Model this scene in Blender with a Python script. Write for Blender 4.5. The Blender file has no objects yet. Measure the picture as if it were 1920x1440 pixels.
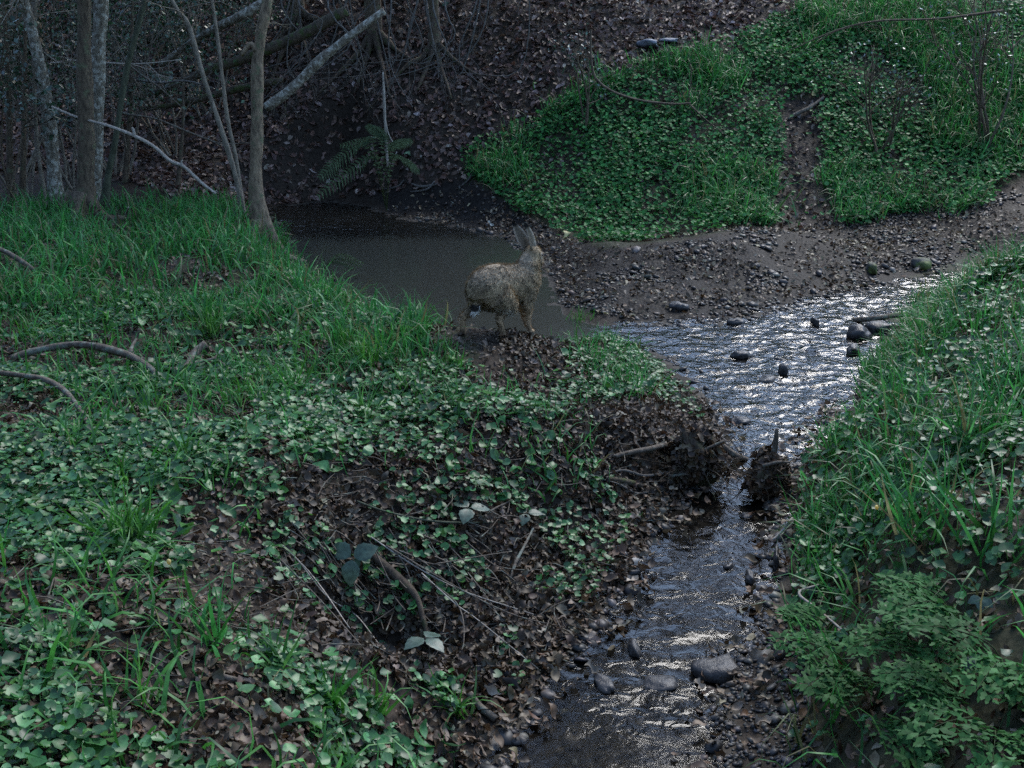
import bpy, math, random
import numpy as np
from mathutils import Vector, Matrix
R_ = math.radians
random.seed(11)
rng = np.random.default_rng(11)
scene = bpy.context.scene
COL = scene.collection

# ------------------------------------------------------------------ camera, sky, sun, exposure
PITCH = 18.5; FPX = 2059.0; CAMZ = 1.5
cam_d = bpy.data.cameras.new('camera'); cam = bpy.data.objects.new('camera', cam_d); COL.objects.link(cam)
cam.location = (0, 0, CAMZ); cam.rotation_euler = (R_(90 - PITCH), 0, 0)
cam_d.sensor_width = 36; cam_d.lens = FPX / 1920 * 36; cam_d.clip_start = .05; cam_d.clip_end = 500
scene.camera = cam
SUN_EL, SUN_AZ = 46, 27           # azimuth measured clockwise from +Y
world = bpy.data.worlds.new('World'); scene.world = world; world.use_nodes = True
nt = world.node_tree; bg = nt.nodes['Background']
sky = nt.nodes.new('ShaderNodeTexSky'); sky.sky_type = 'NISHITA'; sky.sun_disc = False
sky.sun_elevation = R_(SUN_EL); sky.sun_rotation = R_(SUN_AZ); sky.air_density = 1.0; sky.dust_density = .4; sky.ozone_density = 2.0
nt.links.new(sky.outputs[0], bg.inputs[0]); bg.inputs[1].default_value = .105
sd = bpy.data.lights.new('sun', 'SUN'); sd.energy = 1.05; sd.angle = R_(31); sd.color = (1, .97, .92)
sun = bpy.data.objects.new('sun', sd); COL.objects.link(sun)
_d = Vector((math.sin(R_(SUN_AZ)) * math.cos(R_(SUN_EL)), math.cos(R_(SUN_AZ)) * math.cos(R_(SUN_EL)), math.sin(R_(SUN_EL))))
sun.rotation_euler = _d.to_track_quat('Z', 'Y').to_euler(); sun.location = (4, 8, 9)
scene.view_settings.view_transform = 'Standard'; scene.view_settings.look = 'None'
scene.view_settings.exposure = 2.15; scene.view_settings.gamma = 1
scene.cycles.max_bounces = 6; scene.cycles.transparent_max_bounces = 8
scene.cycles.use_denoising = False

# ------------------------------------------------------------------ helpers: noise, projection
def _hash(ix, iy, iz, s):
    h = (ix.astype(np.int64) * 374761393 + iy.astype(np.int64) * 668265263 + iz.astype(np.int64) * 2147483647 + s * 974634777) & 0xffffffff
    h = ((h ^ (h >> 13)) * 1274126177) & 0xffffffff
    h = h ^ (h >> 16)
    return (h & 0xffff) / 32767.5 - 1.0
def vnoise(x, y, z=0., s=0):
    x = np.asarray(x, float); y = np.asarray(y, float); z = np.broadcast_to(np.asarray(z, float), x.shape)
    ix, iy, iz = np.floor(x), np.floor(y), np.floor(z); fx, fy, fz = x - ix, y - iy, z - iz
    fx, fy, fz = [f * f * (3 - 2 * f) for f in (fx, fy, fz)]
    r = 0
    for dx in (0, 1):
        for dy in (0, 1):
            for dz in (0, 1):
                w = (fx if dx else 1 - fx) * (fy if dy else 1 - fy) * (fz if dz else 1 - fz)
                r = r + w * _hash(ix + dx, iy + dy, iz + dz, s)
    return r
def fbm(x, y, z=0., s=0, o=3):
    r = 0; a = 1.; f = 1.
    for i in range(o):
        r = r + a * vnoise(np.asarray(x) * f, np.asarray(y) * f, np.asarray(z) * f, s + i); a *= .5; f *= 2.03
    return r
def ss(t):
    t = np.clip(t, 0, 1); return t * t * (3 - 2 * t)
_c, _s = math.cos(R_(PITCH)), math.sin(R_(PITCH))
def ray(px, py):
    a, b = (px - 960) / FPX, (720 - py) / FPX
    return np.array([a, _c + b * _s, -_s + b * _c])
def at_z(px, py, z):
    d = ray(px, py); t = (z - CAMZ) / d[2]; return d * t + [0, 0, CAMZ]
def P(px, py, Y):
    d = ray(px, py); t = Y / d[1]; return d * t + [0, 0, CAMZ]
def project(p):
    p = np.asarray(p, float); q = p - [0, 0, CAMZ]
    dep = q[..., 1] * _c - q[..., 2] * _s; up = q[..., 1] * _s + q[..., 2] * _c
    dep = np.where(dep < .05, .05, dep)
    return 960 + FPX * q[..., 0] / dep, 720 - FPX * up / dep, dep
def inpoly(px, py, poly):
    poly = np.asarray(poly, float); r = np.zeros(np.shape(px), bool); j = len(poly) - 1
    for i in range(len(poly)):
        xi, yi = poly[i]; xj, yj = poly[j]
        c = ((yi > py) != (yj > py)) & (px < (xj - xi) * (py - yi) / (yj - yi + 1e-12) + xi)
        r ^= c; j = i
    return r

# ------------------------------------------------------------------ terrain function
ZW = -.35
WPX = [(500, 408, .25), (568, 492, .3), (610, 545, .35), (690, 590, .35), (750, 630, .35), (860, 670, .35), (1000, 680, .35), (1070, 665, .3),
       (1150, 645, .3), (1220, 657, .3), (1290, 707, .3), (1330, 767, .25), (1345, 830, .2), (1335, 885, .15), (1290, 930, .15), (1240, 960, .2),
       (1190, 1030, .2), (1150, 1100, .25), (1100, 1180, .25), (1010, 1270, .2), (960, 1340, .15), (880, 1440, .2), (800, 1560, .2),
       (1350, 1560, .2), (1365, 1340, .2), (1380, 1260, .2), (1445, 1195, .2), (1472, 1100, .2), (1480, 1000, .2), (1475, 930, .2), (1490, 880, .2),
       (1535, 830, .25), (1590, 755, .25), (1665, 650, .25), (1705, 575, .25), (1770, 545, .3), (1900, 530, .4), (2300, 520, .4), (2300, 488, .3),
       (1900, 502, .3), (1730, 520, .3), (1620, 540, .3), (1500, 570, .3), (1380, 600, .3), (1300, 602, .3), (1190, 604, .3), (1120, 612, .3),
       (1058, 592, .3), (1030, 525, .3), (1010, 487, .3), (960, 450, .3), (900, 432, .3), (830, 420, .3), (740, 405, .3), (690, 388, .3), (620, 376, .3),
       (540, 385, .3), (500, 388, .3)]
WPOLY = np.array([list(at_z(a, b, ZW)[:2]) + [w] for a, b, w in WPX])
def water_sd(x, y):
    best = np.full(x.shape, 1e9); bw = np.zeros(x.shape)
    n = len(WPOLY)
    for i in range(n):
        a = WPOLY[i]; b = WPOLY[(i + 1) % n]; ex, ey = b[0] - a[0], b[1] - a[1]
        t = np.clip(((x - a[0]) * ex + (y - a[1]) * ey) / (ex * ex + ey * ey), 0, 1)
        d = np.hypot(x - a[0] - t * ex, y - a[1] - t * ey); m = d < best
        best = np.where(m, d, best); bw = np.where(m, a[2] + t * (b[2] - a[2]), bw)
    return np.where(inpoly(x, y, WPOLY[:, :2]), -best, best), bw
CP = []
for px, py, z in [(-200, 430, .08), (0, 425, .05), (250, 415, 0), (450, 412, 0), (-200, 600, .1), (0, 600, .05), (300, 600, 0), (600, 560, 0), (500, 450, 0), (490, 418, 0), (530, 432, -.03), (690, 530, 0),
                  (-300, 800, .15), (0, 800, .1), (300, 800, .05), (600, 750, 0), (860, 625, 0), (1000, 615, 0), (-200, 1000, .2), (0, 1000, .15), (300, 1000, .08),
                  (-100, 1340, .2), (0, 1340, .17), (400, 1300, .1), (800, 1330, -.02), (700, 1300, .02), (600, 900, .0), (900, 700, -.02), (1050, 650, -.05), (1150, 680, -.12),
                  (850, 850, -.06), (1000, 820, -.08), (1150, 800, -.13), (600, 975, -.03), (640, 1060, -.2), (760, 980, -.1), (760, 1080, -.3), (900, 950, -.12), (900, 1060, -.3), (1050, 890, -.13), (1050, 1000, -.32), (1160, 860, -.16), (500, 1080, .0),
                  (650, 1150, -.3), (780, 1200, -.33), (920, 1170, -.33), (870, 1240, -.33), (560, 1190, -.04), (640, 1260, .0), (300, 1440, .12), (700, 1480, .02),
                  (1600, 1000, -.08), (1750, 1000, .08), (1900, 1000, .18), (2200, 1000, .25), (1900, 700, .2), (1700, 720, .02), (1760, 570, -.05), (1850, 520, .12), (1980, 490, .18),
                  (1600, 880, -.02), (1650, 1250, -.12), (1800, 1250, .0), (1950, 1400, .1), (1560, 1340, -.26), (1700, 1480, -.1),
                  (1250, 545, -.28), (1450, 520, -.28), (1600, 505, -.27), (1800, 460, -.22), (1100, 500, -.26), (1350, 450, -.15), (1900, 430, -.15), (2200, 420, -.1),
                  (820, 385, -.26), (900, 385, -.2), (1000, 430, -.17)]:
    CP.append(at_z(px, py, z))
for px, py, Y in [(1130, 455, 9.45), (1020, 400, 10.), (900, 345, 10.6), (1500, 400, 9.75), (1750, 395, 9.8), (1950, 330, 9.9), (2200, 300, 10.),
                  (1000, 300, 11.), (1100, 200, 11.4), (1300, 300, 10.6), (1300, 100, 12.2), (1500, 200, 11.3), (1500, 0, 13.2), (1700, 200, 11.2), (1700, 0, 12.9), (1950, 200, 11.), (1950, 0, 12.6), (2300, 0, 12.5),
                  (800, 300, 11.2), (800, 200, 11.8), (800, 100, 12.5), (950, 100, 12.4), (950, 0, 13.2), (700, 330, 10.9), (650, 300, 11.4), (650, 200, 12.), (650, 60, 12.9), (600, 355, 10.7),
                  (300, 375, 9.9), (100, 380, 10), (-200, 370, 10.2), (450, 350, 10.6), (300, 300, 11.6), (450, 250, 12.2), (300, 200, 12.8), (100, 280, 12), (-100, 200, 12.8), (300, 50, 14), (0, 50, 14), (500, 50, 13.6)]:
    CP.append(P(px, py, Y))
CP += [np.array(v, float) for v in [(-8, 3, .3), (-8, 8, .3), (-8, 12, 1), (-8, 20, 5.2), (-3, 20, 5.6), (1, 20, 5), (0, 16, 3.2), (-4, 16.5, 3.2), (4, 17, 2.05), (4, 20, 2.1), (9, 20, 1.7), (9, 16, 1.7), (9, 12, 1.4), (9, 8, .3),
       (3.4, 7.2, -.2), (5, 7.3, -.15), (7, 4, .4), (4, 1, .35), (0, .3, .1), (-4, 0, .4), (9, 0, .5), (-8, -1, .4), (0, -1, .2)]]
CP = np.array(CP)
def _tps_fit(P3, lam):
    n = len(P3); d = np.hypot(P3[:, None, 0] - P3[None, :, 0], P3[:, None, 1] - P3[None, :, 1])
    K = np.where(d > 0, d * d * np.log(d + 1e-12), 0) + lam * np.eye(n)
    Q = np.c_[np.ones(n), P3[:, :2]]; A = np.zeros((n + 3, n + 3)); A[:n, :n] = K; A[:n, n:] = Q; A[n:, :n] = Q.T
    return np.linalg.solve(A, np.r_[P3[:, 2], 0, 0, 0])
TW = _tps_fit(CP, .02)
def base_h(x, y):
    sh = x.shape; x = np.clip(x.ravel(), -9, 9); y = np.clip(y.ravel(), -1, 20); o = np.zeros(x.size)
    for i in range(0, x.size, 60000):
        a, b = x[i:i + 60000], y[i:i + 60000]
        d2 = (a[:, None] - CP[None, :, 0]) ** 2 + (b[:, None] - CP[None, :, 1]) ** 2
        o[i:i + 60000] = (.5 * d2 * np.log(d2 + 1e-12)) @ TW[:-3] + TW[-3] + TW[-2] * a + TW[-1] * b
    return o.reshape(sh)
def raw_h(x, y):
    s, w = water_sd(x, y); B = base_h(x, y)
    B = B + .035 * fbm(x * 1.7, y * 1.7, 0, 3, 2) * np.clip((s - .05) / .4, 0, 1) + .014 * fbm(x * 7, y * 7, 0, 9, 2) * np.clip(s / .2, 0, 1)
    B = np.maximum(B, ZW + .02)
    out = ZW + (B - ZW) * ss(s / w * .5 + .0) * 1.0
    out = np.where(s > w * 2, B, out)
    pool = ss((x * -1 + .75) / .5) * ss((y - 5.6) / .6)
    dep = .06 + .3 * pool
    pc = at_z(700, 1165, -.25); out = out - .26 * 1.25 * np.exp(-((x - pc[0]) / .17) ** 2 - ((y - pc[1]) / .1) ** 2)
    inn = ZW - dep * ss(-s / (.25 + .5 * pool)) + .02 * fbm(x * 9, y * 9, 0, 21, 2) * ss(-s / .1)
    out = out + .65 * np.clip(-2.5 - y, 0, 9) + .8 * np.clip(-5.2 - x, 0, 8) * np.clip((11 - y) / 3, 0, 1)   # unseen slopes added behind camera and to the left to block sky light
    return np.where(s < 0, inn, out), s
# baked lookup grid
GX0, GX1, GY0, GY1, GS = -9.5, 9.5, -1.5, 20.5, .04
_gx = np.arange(GX0, GX1 + 1e-6, GS); _gy = np.arange(GY0, GY1 + 1e-6, GS)
_XX, _YY = np.meshgrid(_gx, _gy, indexing='ij')
HG, SG = raw_h(_XX, _YY)
def _lk(G, x, y):
    u = np.clip((np.asarray(x, float) - GX0) / GS, 0, len(_gx) - 1.001); v = np.clip((np.asarray(y, float) - GY0) / GS, 0, len(_gy) - 1.001)
    i = u.astype(int); j = v.astype(int); a = u - i; b = v - j
    return G[i, j] * (1 - a) * (1 - b) + G[i + 1, j] * a * (1 - b) + G[i, j + 1] * (1 - a) * b + G[i + 1, j + 1] * a * b
def H(x, y): return _lk(HG, x, y)
def S(x, y): return _lk(SG, x, y)
def NRM(x, y, e=.06):
    n = np.stack([-(H(x + e, y) - H(x - e, y)) / (2 * e), -(H(x, y + e) - H(x, y - e)) / (2 * e), np.ones_like(np.asarray(x, float))], -1)
    return n / np.linalg.norm(n, axis=-1, keepdims=True)
def G(px, py, dz=0., lo=1.5, hi=19):
    d = ray(px, py); Y = np.linspace(lo, hi, 2500); x = d[0] / d[1] * Y; z = CAMZ + d[2] / d[1] * Y
    m = np.where(z < H(x, Y) + dz)[0]
    k = m[0] if len(m) else len(Y) - 1
    return np.array([x[k], Y[k], H(x[k], Y[k])])

# ------------------------------------------------------------------ mesh and object helpers
def link(name, me, mat=None, parent=None):
    o = bpy.data.objects.new(name, me); COL.objects.link(o)
    if mat: me.materials.append(mat)
    if parent: o.parent = parent
    return o
def tag(o, label=None, cat=None, group=None, kind=None):
    if label: o['label'] = label
    if cat: o['category'] = cat
    if group: o['group'] = group
    if kind: o['kind'] = kind
    return o
def raw_mesh(name, V, loops, totals, colors=None, smooth=False):
    me = bpy.data.meshes.new(name); V = np.asarray(V, np.float32); loops = np.asarray(loops, np.int32); totals = np.asarray(totals, np.int32)
    me.vertices.add(len(V)); me.vertices.foreach_set('co', V.ravel())
    me.loops.add(len(loops)); me.loops.foreach_set('vertex_index', loops)
    me.polygons.add(len(totals)); me.polygons.foreach_set('loop_start', np.r_[0, np.cumsum(totals)[:-1]].astype(np.int32)); me.polygons.foreach_set('loop_total', totals)
    if smooth: me.polygons.foreach_set('use_smooth', np.ones(len(totals), bool))
    me.update(calc_edges=True)
    if colors is not None:
        a = me.color_attributes.new('Col', 'FLOAT_COLOR', 'POINT'); c = np.ones((len(V), 4), np.float32); c[:, :3] = colors; a.data.foreach_set('color', c.ravel())
    return me
class MB:
    def __init__(s): s.V = []; s.L = []; s.T = []; s.C = []; s.n = 0
    def add(s, V, F, col=None):
        V = np.asarray(V, float); s.V.append(V)
        for f in F: s.L.extend([i + s.n for i in f]); s.T.append(len(f))
        if col is None: col = (.1, .1, .1)
        s.C.append(np.broadcast_to(np.asarray(col, float), (len(V), 3))); s.n += len(V); return s
    def mesh(s, name, smooth=True, origin=None):
        V = np.concatenate(s.V)
        if origin is not None: V = V - np.asarray(origin)
        return raw_mesh(name, V, s.L, s.T, np.concatenate(s.C), smooth)
    def build(s, name, mat, parent=None, smooth=True, origin=None):
        return link(name, s.mesh(name, smooth, origin), mat, parent)
def empty(name, loc, label, cat, group=None):
    o = bpy.data.objects.new(name, None); COL.objects.link(o); o.location = loc; o.empty_display_size = .05
    return tag(o, label, cat, group)
def catmull(pts, n):
    p = np.asarray(pts, float)
    if len(p) == 2:
        t = np.linspace(0, 1, n)[:, None]; return p[0] * (1 - t) + p[1] * t
    p = np.vstack([2 * p[0] - p[1], p, 2 * p[-1] - p[-2]]); m = len(p) - 3
    out = []
    for t in np.linspace(0, m - 1e-6, n):
        i = int(t); f = t - i; a, b, c, d = p[i:i + 4]
        out.append(.5 * (2 * b + (c - a) * f + (2 * a - 5 * b + 4 * c - d) * f * f + (3 * b - a - 3 * c + d) * f ** 3))
    return np.array(out)
def tube(mb, pts, rad, seg=6, n=None, col=(.1, .1, .1), rough=0., seed=0, cap=True):
    pts = np.asarray(pts, float); n = n or max(4, len(pts) * 3)
    pr = np.c_[pts, np.broadcast_to(np.asarray(rad, float), (len(pts),))]; q = catmull(pr, n); c = q[:, :3]; r = np.maximum(q[:, 3], .0003)
    t = np.gradient(c, axis=0); t /= np.linalg.norm(t, axis=1, keepdims=True) + 1e-12
    u = np.cross(t[0], [0.31, .2, .93]); u /= np.linalg.norm(u) + 1e-12
    V = []; ang = np.linspace(0, 2 * math.pi, seg, endpoint=False)
    for i in range(n):
        u = u - t[i] * np.dot(u, t[i]); u /= np.linalg.norm(u) + 1e-12; v = np.cross(t[i], u)
        ring = np.cos(ang)[:, None] * u + np.sin(ang)[:, None] * v; rr = r[i]
        if rough:
            pnt = c[i] + ring * rr
            rr = rr * (1 + rough * fbm(pnt[:, 0] * 9, pnt[:, 1] * 9, pnt[:, 2] * 5, seed, 3))[:, None]
        V.append(c[i] + ring * rr)
    V = np.concatenate(V); F = []
    for i in range(n - 1):
        for k in range(seg):
            k2 = (k + 1) % seg; F.append((i * seg + k, i * seg + k2, (i + 1) * seg + k2, (i + 1) * seg + k))
    if cap: F.append(tuple(range(seg))[::-1]); F.append(tuple((n - 1) * seg + k for k in range(seg)))
    mb.add(V, F, col)
def frames(nrm, ang):
    n = nrm / np.linalg.norm(nrm, axis=1, keepdims=True)
    a = np.cross(n, np.array([0.123, .97, .2])); a /= np.linalg.norm(a, axis=1, keepdims=True); b = np.cross(n, a)
    c, s_ = np.cos(ang)[:, None], np.sin(ang)[:, None]
    x = a * c + b * s_; y = np.cross(n, x); return np.stack([x, y, n], -1)
def scatter(name, templates, pos, R, sc, colr, mat, choice=None, cvar=None, smooth=False, parent=None, origin=None):
    N = len(pos); sc = np.asarray(sc, float); sc = sc[:, None] if sc.ndim == 1 else sc
    choice = rng.integers(0, len(templates), N) if choice is None else choice
    Vs, Ls, Ts, Cs, off = [], [], [], [], 0
    for k, (tv, tf) in enumerate(templates):
        idx = np.where(choice == k)[0]
        if not len(idx): continue
        tv = np.asarray(tv, float); loc = tv[None] * sc[idx][:, None, :]
        w = np.einsum('nij,nvj->nvi', R[idx], loc) + pos[idx][:, None]
        tl = np.concatenate([np.array(f) for f in tf]); tt = np.array([len(f) for f in tf])
        Vs.append(w.reshape(-1, 3)); Ls.append((tl[None] + (np.arange(len(idx)) * len(tv))[:, None] + off).ravel()); Ts.append(np.tile(tt, len(idx)))
        Cs.append(np.repeat(colr[idx], len(tv), 0)); off += len(idx) * len(tv)
    V = np.concatenate(Vs)
    if origin is not None: V = V - np.asarray(origin)
    me = raw_mesh(name, V, np.concatenate(Ls), np.concatenate(Ts), np.concatenate(Cs), smooth)
    return link(name, me, mat, parent)
def pal(N, cols, w=None, var=.25):
    cols = np.array(cols); c = cols[rng.choice(len(cols), N, p=w)]
    return c * (1 + var * rng.uniform(-1, 1, (N, 1))) * (1 + .08 * rng.uniform(-1, 1, (N, 3)))

# ------------------------------------------------------------------ materials
def new_mat(name):
    m = bpy.data.materials.new(name); m.use_nodes = True; t = m.node_tree; b = t.nodes['Principled BSDF']; return m, t, b
def N(t, typ, **kw):
    n = t.nodes.new(typ)
    for k, v in kw.items(): setattr(n, k, v)
    return n
def leaf_mat(name, rough=.4, trans=.25, spec=.5, nscale=60, nvar=.35):
    m, t, b = new_mat(name); a = N(t, 'ShaderNodeVertexColor', layer_name='Col')
    nz = N(t, 'ShaderNodeTexNoise'); nz.inputs['Scale'].default_value = nscale; tc = N(t, 'ShaderNodeTexCoord'); t.links.new(tc.outputs['Object'], nz.inputs['Vector'])
    mr = N(t, 'ShaderNodeMapRange'); mr.inputs['From Min'].default_value = .3; mr.inputs['From Max'].default_value = .7
    mr.inputs['To Min'].default_value = 1 - nvar; mr.inputs['To Max'].default_value = 1 + nvar; t.links.new(nz.outputs[0], mr.inputs[0])
    mx = N(t, 'ShaderNodeVectorMath', operation='SCALE'); t.links.new(a.outputs[0], mx.inputs[0]); t.links.new(mr.outputs[0], mx.inputs['Scale'])
    t.links.new(mx.outputs[0], b.inputs['Base Color']); b.inputs['Roughness'].default_value = rough; b.inputs['Specular IOR Level'].default_value = spec
    if trans:
        tr = N(t, 'ShaderNodeBsdfTranslucent'); t.links.new(mx.outputs[0], tr.inputs[0]); ms = N(t, 'ShaderNodeMixShader'); ms.inputs[0].default_value = trans
        t.links.new(b.outputs[0], ms.inputs[1]); t.links.new(tr.outputs[0], ms.inputs[2]); t.links.new(ms.outputs[0], t.nodes['Material Output'].inputs[0])
    return m
def bark_mat(name, c1, c2, lichen=None, lamt=.5, scale=18, rough=.85, bump=.6):
    m, t, b = new_mat(name); tc = N(t, 'ShaderNodeTexCoord'); mp = N(t, 'ShaderNodeMapping'); mp.inputs['Scale'].default_value = (1, 1, .35)
    t.links.new(tc.outputs['Object'], mp.inputs[0]); nz = N(t, 'ShaderNodeTexNoise'); nz.inputs['Scale'].default_value = scale * 2; nz.inputs['Detail'].default_value = 6; nz.inputs['Roughness'].default_value = .7
    t.links.new(mp.outputs[0], nz.inputs['Vector']); cr = N(t, 'ShaderNodeValToRGB'); cr.color_ramp.elements[0].position = .35; cr.color_ramp.elements[1].position = .68
    cr.color_ramp.elements[0].color = (*c1, 1); cr.color_ramp.elements[1].color = (*c2, 1); t.links.new(nz.outputs[0], cr.inputs[0]); out = cr.outputs[0]
    if lichen:
        n2 = N(t, 'ShaderNodeTexNoise'); n2.inputs['Scale'].default_value = scale * .9; n2.inputs['Detail'].default_value = 5; t.links.new(tc.outputs['Object'], n2.inputs['Vector'])
        mr = N(t, 'ShaderNodeMapRange'); mr.inputs['From Min'].default_value = 1 - lamt - .06; mr.inputs['From Max'].default_value = 1 - lamt + .06; t.links.new(n2.outputs[0], mr.inputs[0])
        mx = N(t, 'ShaderNodeMix', data_type='RGBA'); t.links.new(mr.outputs[0], mx.inputs[0]); t.links.new(out, mx.inputs[6]); mx.inputs[7].default_value = (*lichen, 1); out = mx.outputs[2]
    t.links.new(out, b.inputs['Base Color']); b.inputs['Roughness'].default_value = rough; b.inputs['Specular IOR Level'].default_value = .25
    bp = N(t, 'ShaderNodeBump'); bp.inputs['Strength'].default_value = bump; bp.inputs['Distance'].default_value = .02; t.links.new(nz.outputs[0], bp.inputs['Height']); t.links.new(bp.outputs[0], b.inputs['Normal'])
    return m
M = {}
M['cover'] = leaf_mat('ground_cover_leaf', .4, .35, .42, 70, .35)
M['grass'] = leaf_mat('grass_blade', .45, .42, .35, 25, .3)
M['slope_leaf'] = leaf_mat('slope_leaf', .5, .35, .22, 50, .35)
M['parsley'] = leaf_mat('parsley_leaf', .6, .3, .12, 70, .3)
M['litter'] = leaf_mat('dead_leaf', .55, .12, .3, 50, .4)
M['evergreen'] = leaf_mat('evergreen_leaf', .3, .1, .5, 60, .4)
M['fur'] = leaf_mat('hare_fur', .8, .1, .15, 90, .35)
M['stone'] = leaf_mat('wet_stone', .5, 0, .32, 45, .6)
M['bark_brown'] = bark_mat('brown_bark', (.08, .06, .04), (.3, .225, .145), (.12, .125, .07), .38)
M['bark_dark'] = bark_mat('dark_bark', (.045, .034, .023), (.16, .12, .078), (.11, .115, .065), .38)
M['bark_pale'] = bark_mat('pale_lichen_bark', (.075, .064, .046), (.25, .22, .165), (.36, .35, .29), .45, scale=30)
M['bark_thin'] = bark_mat('thin_stem_bark', (.1, .085, .062), (.28, .24, .18), None)
M['bark_green'] = bark_mat('algae_bark', (.04, .045, .028), (.1, .11, .07), None)
M['dead'] = bark_mat('bleached_dead_wood', (.22, .19, .15), (.46, .41, .34), None, scale=25)
M['stick'] = bark_mat('damp_stick', (.06, .047, .035), (.17, .14, .105), (.17, .19, .15), .4, scale=25)
M['moss_log'] = bark_mat('mossy_log_bark', (.035, .028, .02), (.11, .085, .055), (.05, .065, .02), .45)
M['greytwig'] = bark_mat('grey_twig', (.06, .054, .046), (.15, .138, .118), None, scale=30)
M['root'] = bark_mat('earthy_root', (.03, .022, .016), (.1, .075, .05), (.045, .05, .02), .4)
M['rock'] = bark_mat('dark_wet_rock', (.018, .017, .017), (.065, .06, .056), None, scale=10, rough=.35, bump=.5)
M['moss_rock'] = bark_mat('mossy_rock', (.035, .033, .03), (.1, .095, .085), (.09, .115, .03), .5, scale=7, rough=.7)
M['blue_rock'] = bark_mat('slate_rock', (.09, .1, .12), (.2, .22, .25), None, scale=8, rough=.6)

def ground_mat():
    m, t, b = new_mat('woodland_soil'); a = N(t, 'ShaderNodeVertexColor', layer_name='Col'); tc = N(t, 'ShaderNodeTexCoord')
    n1 = N(t, 'ShaderNodeTexNoise'); n1.inputs['Scale'].default_value = 26; n1.inputs['Detail'].default_value = 8; n1.inputs['Roughness'].default_value = .72; t.links.new(tc.outputs['Object'], n1.inputs['Vector'])
    vo = N(t, 'ShaderNodeTexVoronoi'); vo.inputs['Scale'].default_value = 38; t.links.new(tc.outputs['Object'], vo.inputs['Vector'])
    mr = N(t, 'ShaderNodeMapRange'); mr.inputs['From Min'].default_value = .3; mr.inputs['From Max'].default_value = .7; mr.inputs['To Min'].default_value = .45; mr.inputs['To Max'].default_value = 1.6; t.links.new(n1.outputs[0], mr.inputs[0])
    mx = N(t, 'ShaderNodeVectorMath', operation='SCALE'); t.links.new(a.outputs[0], mx.inputs[0]); t.links.new(mr.outputs[0], mx.inputs['Scale']); t.links.new(mx.outputs[0], b.inputs['Base Color'])
    b.inputs['Roughness'].default_value = .6; b.inputs['Specular IOR Level'].default_value = .06
    ad = N(t, 'ShaderNodeMath', operation='ADD'); t.links.new(n1.outputs[0], ad.inputs[0]); t.links.new(vo.outputs['Distance'], ad.inputs[1])
    bp = N(t, 'ShaderNodeBump'); bp.inputs['Strength'].default_value = .5; bp.inputs['Distance'].default_value = .012; t.links.new(ad.outputs[0], bp.inputs['Height']); t.links.new(bp.outputs[0], b.inputs['Normal'])
    return m
def water_mat():
    m, t, b = new_mat('stream_water'); t.nodes.remove(b); tc = N(t, 'ShaderNodeTexCoord')
    rp = N(t, 'ShaderNodeVertexColor', layer_name='Col'); sp = N(t, 'ShaderNodeSeparateColor'); t.links.new(rp.outputs[0], sp.inputs[0])
    n1 = N(t, 'ShaderNodeTexNoise'); n1.inputs['Scale'].default_value = 17; n1.inputs['Detail'].default_value = 2.5; n1.inputs['Roughness'].default_value = .5; n1.inputs['Distortion'].default_value = .6; t.links.new(tc.outputs['Object'], n1.inputs['Vector'])
    bp = N(t, 'ShaderNodeBump'); bp.inputs['Distance'].default_value = .03; t.links.new(n1.outputs[0], bp.inputs['Height']); t.links.new(sp.outputs[0], bp.inputs['Strength'])
    fr = N(t, 'ShaderNodeFresnel'); fr.inputs['IOR'].default_value = 1.36; t.links.new(bp.outputs[0], fr.inputs['Normal'])
    tr = N(t, 'ShaderNodeBsdfTransparent'); mc = N(t, 'ShaderNodeMix', data_type='RGBA'); t.links.new(sp.outputs[1], mc.inputs[0]); mc.inputs[6].default_value = (.42, .42, .4, 1); mc.inputs[7].default_value = (.3, .29, .22, 1)
    t.links.new(mc.outputs[2], tr.inputs[0])
    df = N(t, 'ShaderNodeBsdfDiffuse'); df.inputs[0].default_value = (.046, .047, .036, 1)
    m0 = N(t, 'ShaderNodeMixShader'); ml = N(t, 'ShaderNodeMath', operation='MULTIPLY'); ml.inputs[1].default_value = .75; t.links.new(sp.outputs[1], ml.inputs[0]); t.links.new(ml.outputs[0], m0.inputs[0]); t.links.new(tr.outputs[0], m0.inputs[1]); t.links.new(df.outputs[0], m0.inputs[2])
    gl = N(t, 'ShaderNodeBsdfGlossy'); gl.inputs['Roughness'].default_value = .13; t.links.new(bp.outputs[0], gl.inputs['Normal'])
    ms = N(t, 'ShaderNodeMixShader'); t.links.new(fr.outputs[0], ms.inputs[0]); t.links.new(m0.outputs[0], ms.inputs[1]); t.links.new(gl.outputs[0], ms.inputs[2]); t.links.new(ms.outputs[0], t.nodes['Material Output'].inputs[0])
    return m

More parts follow.
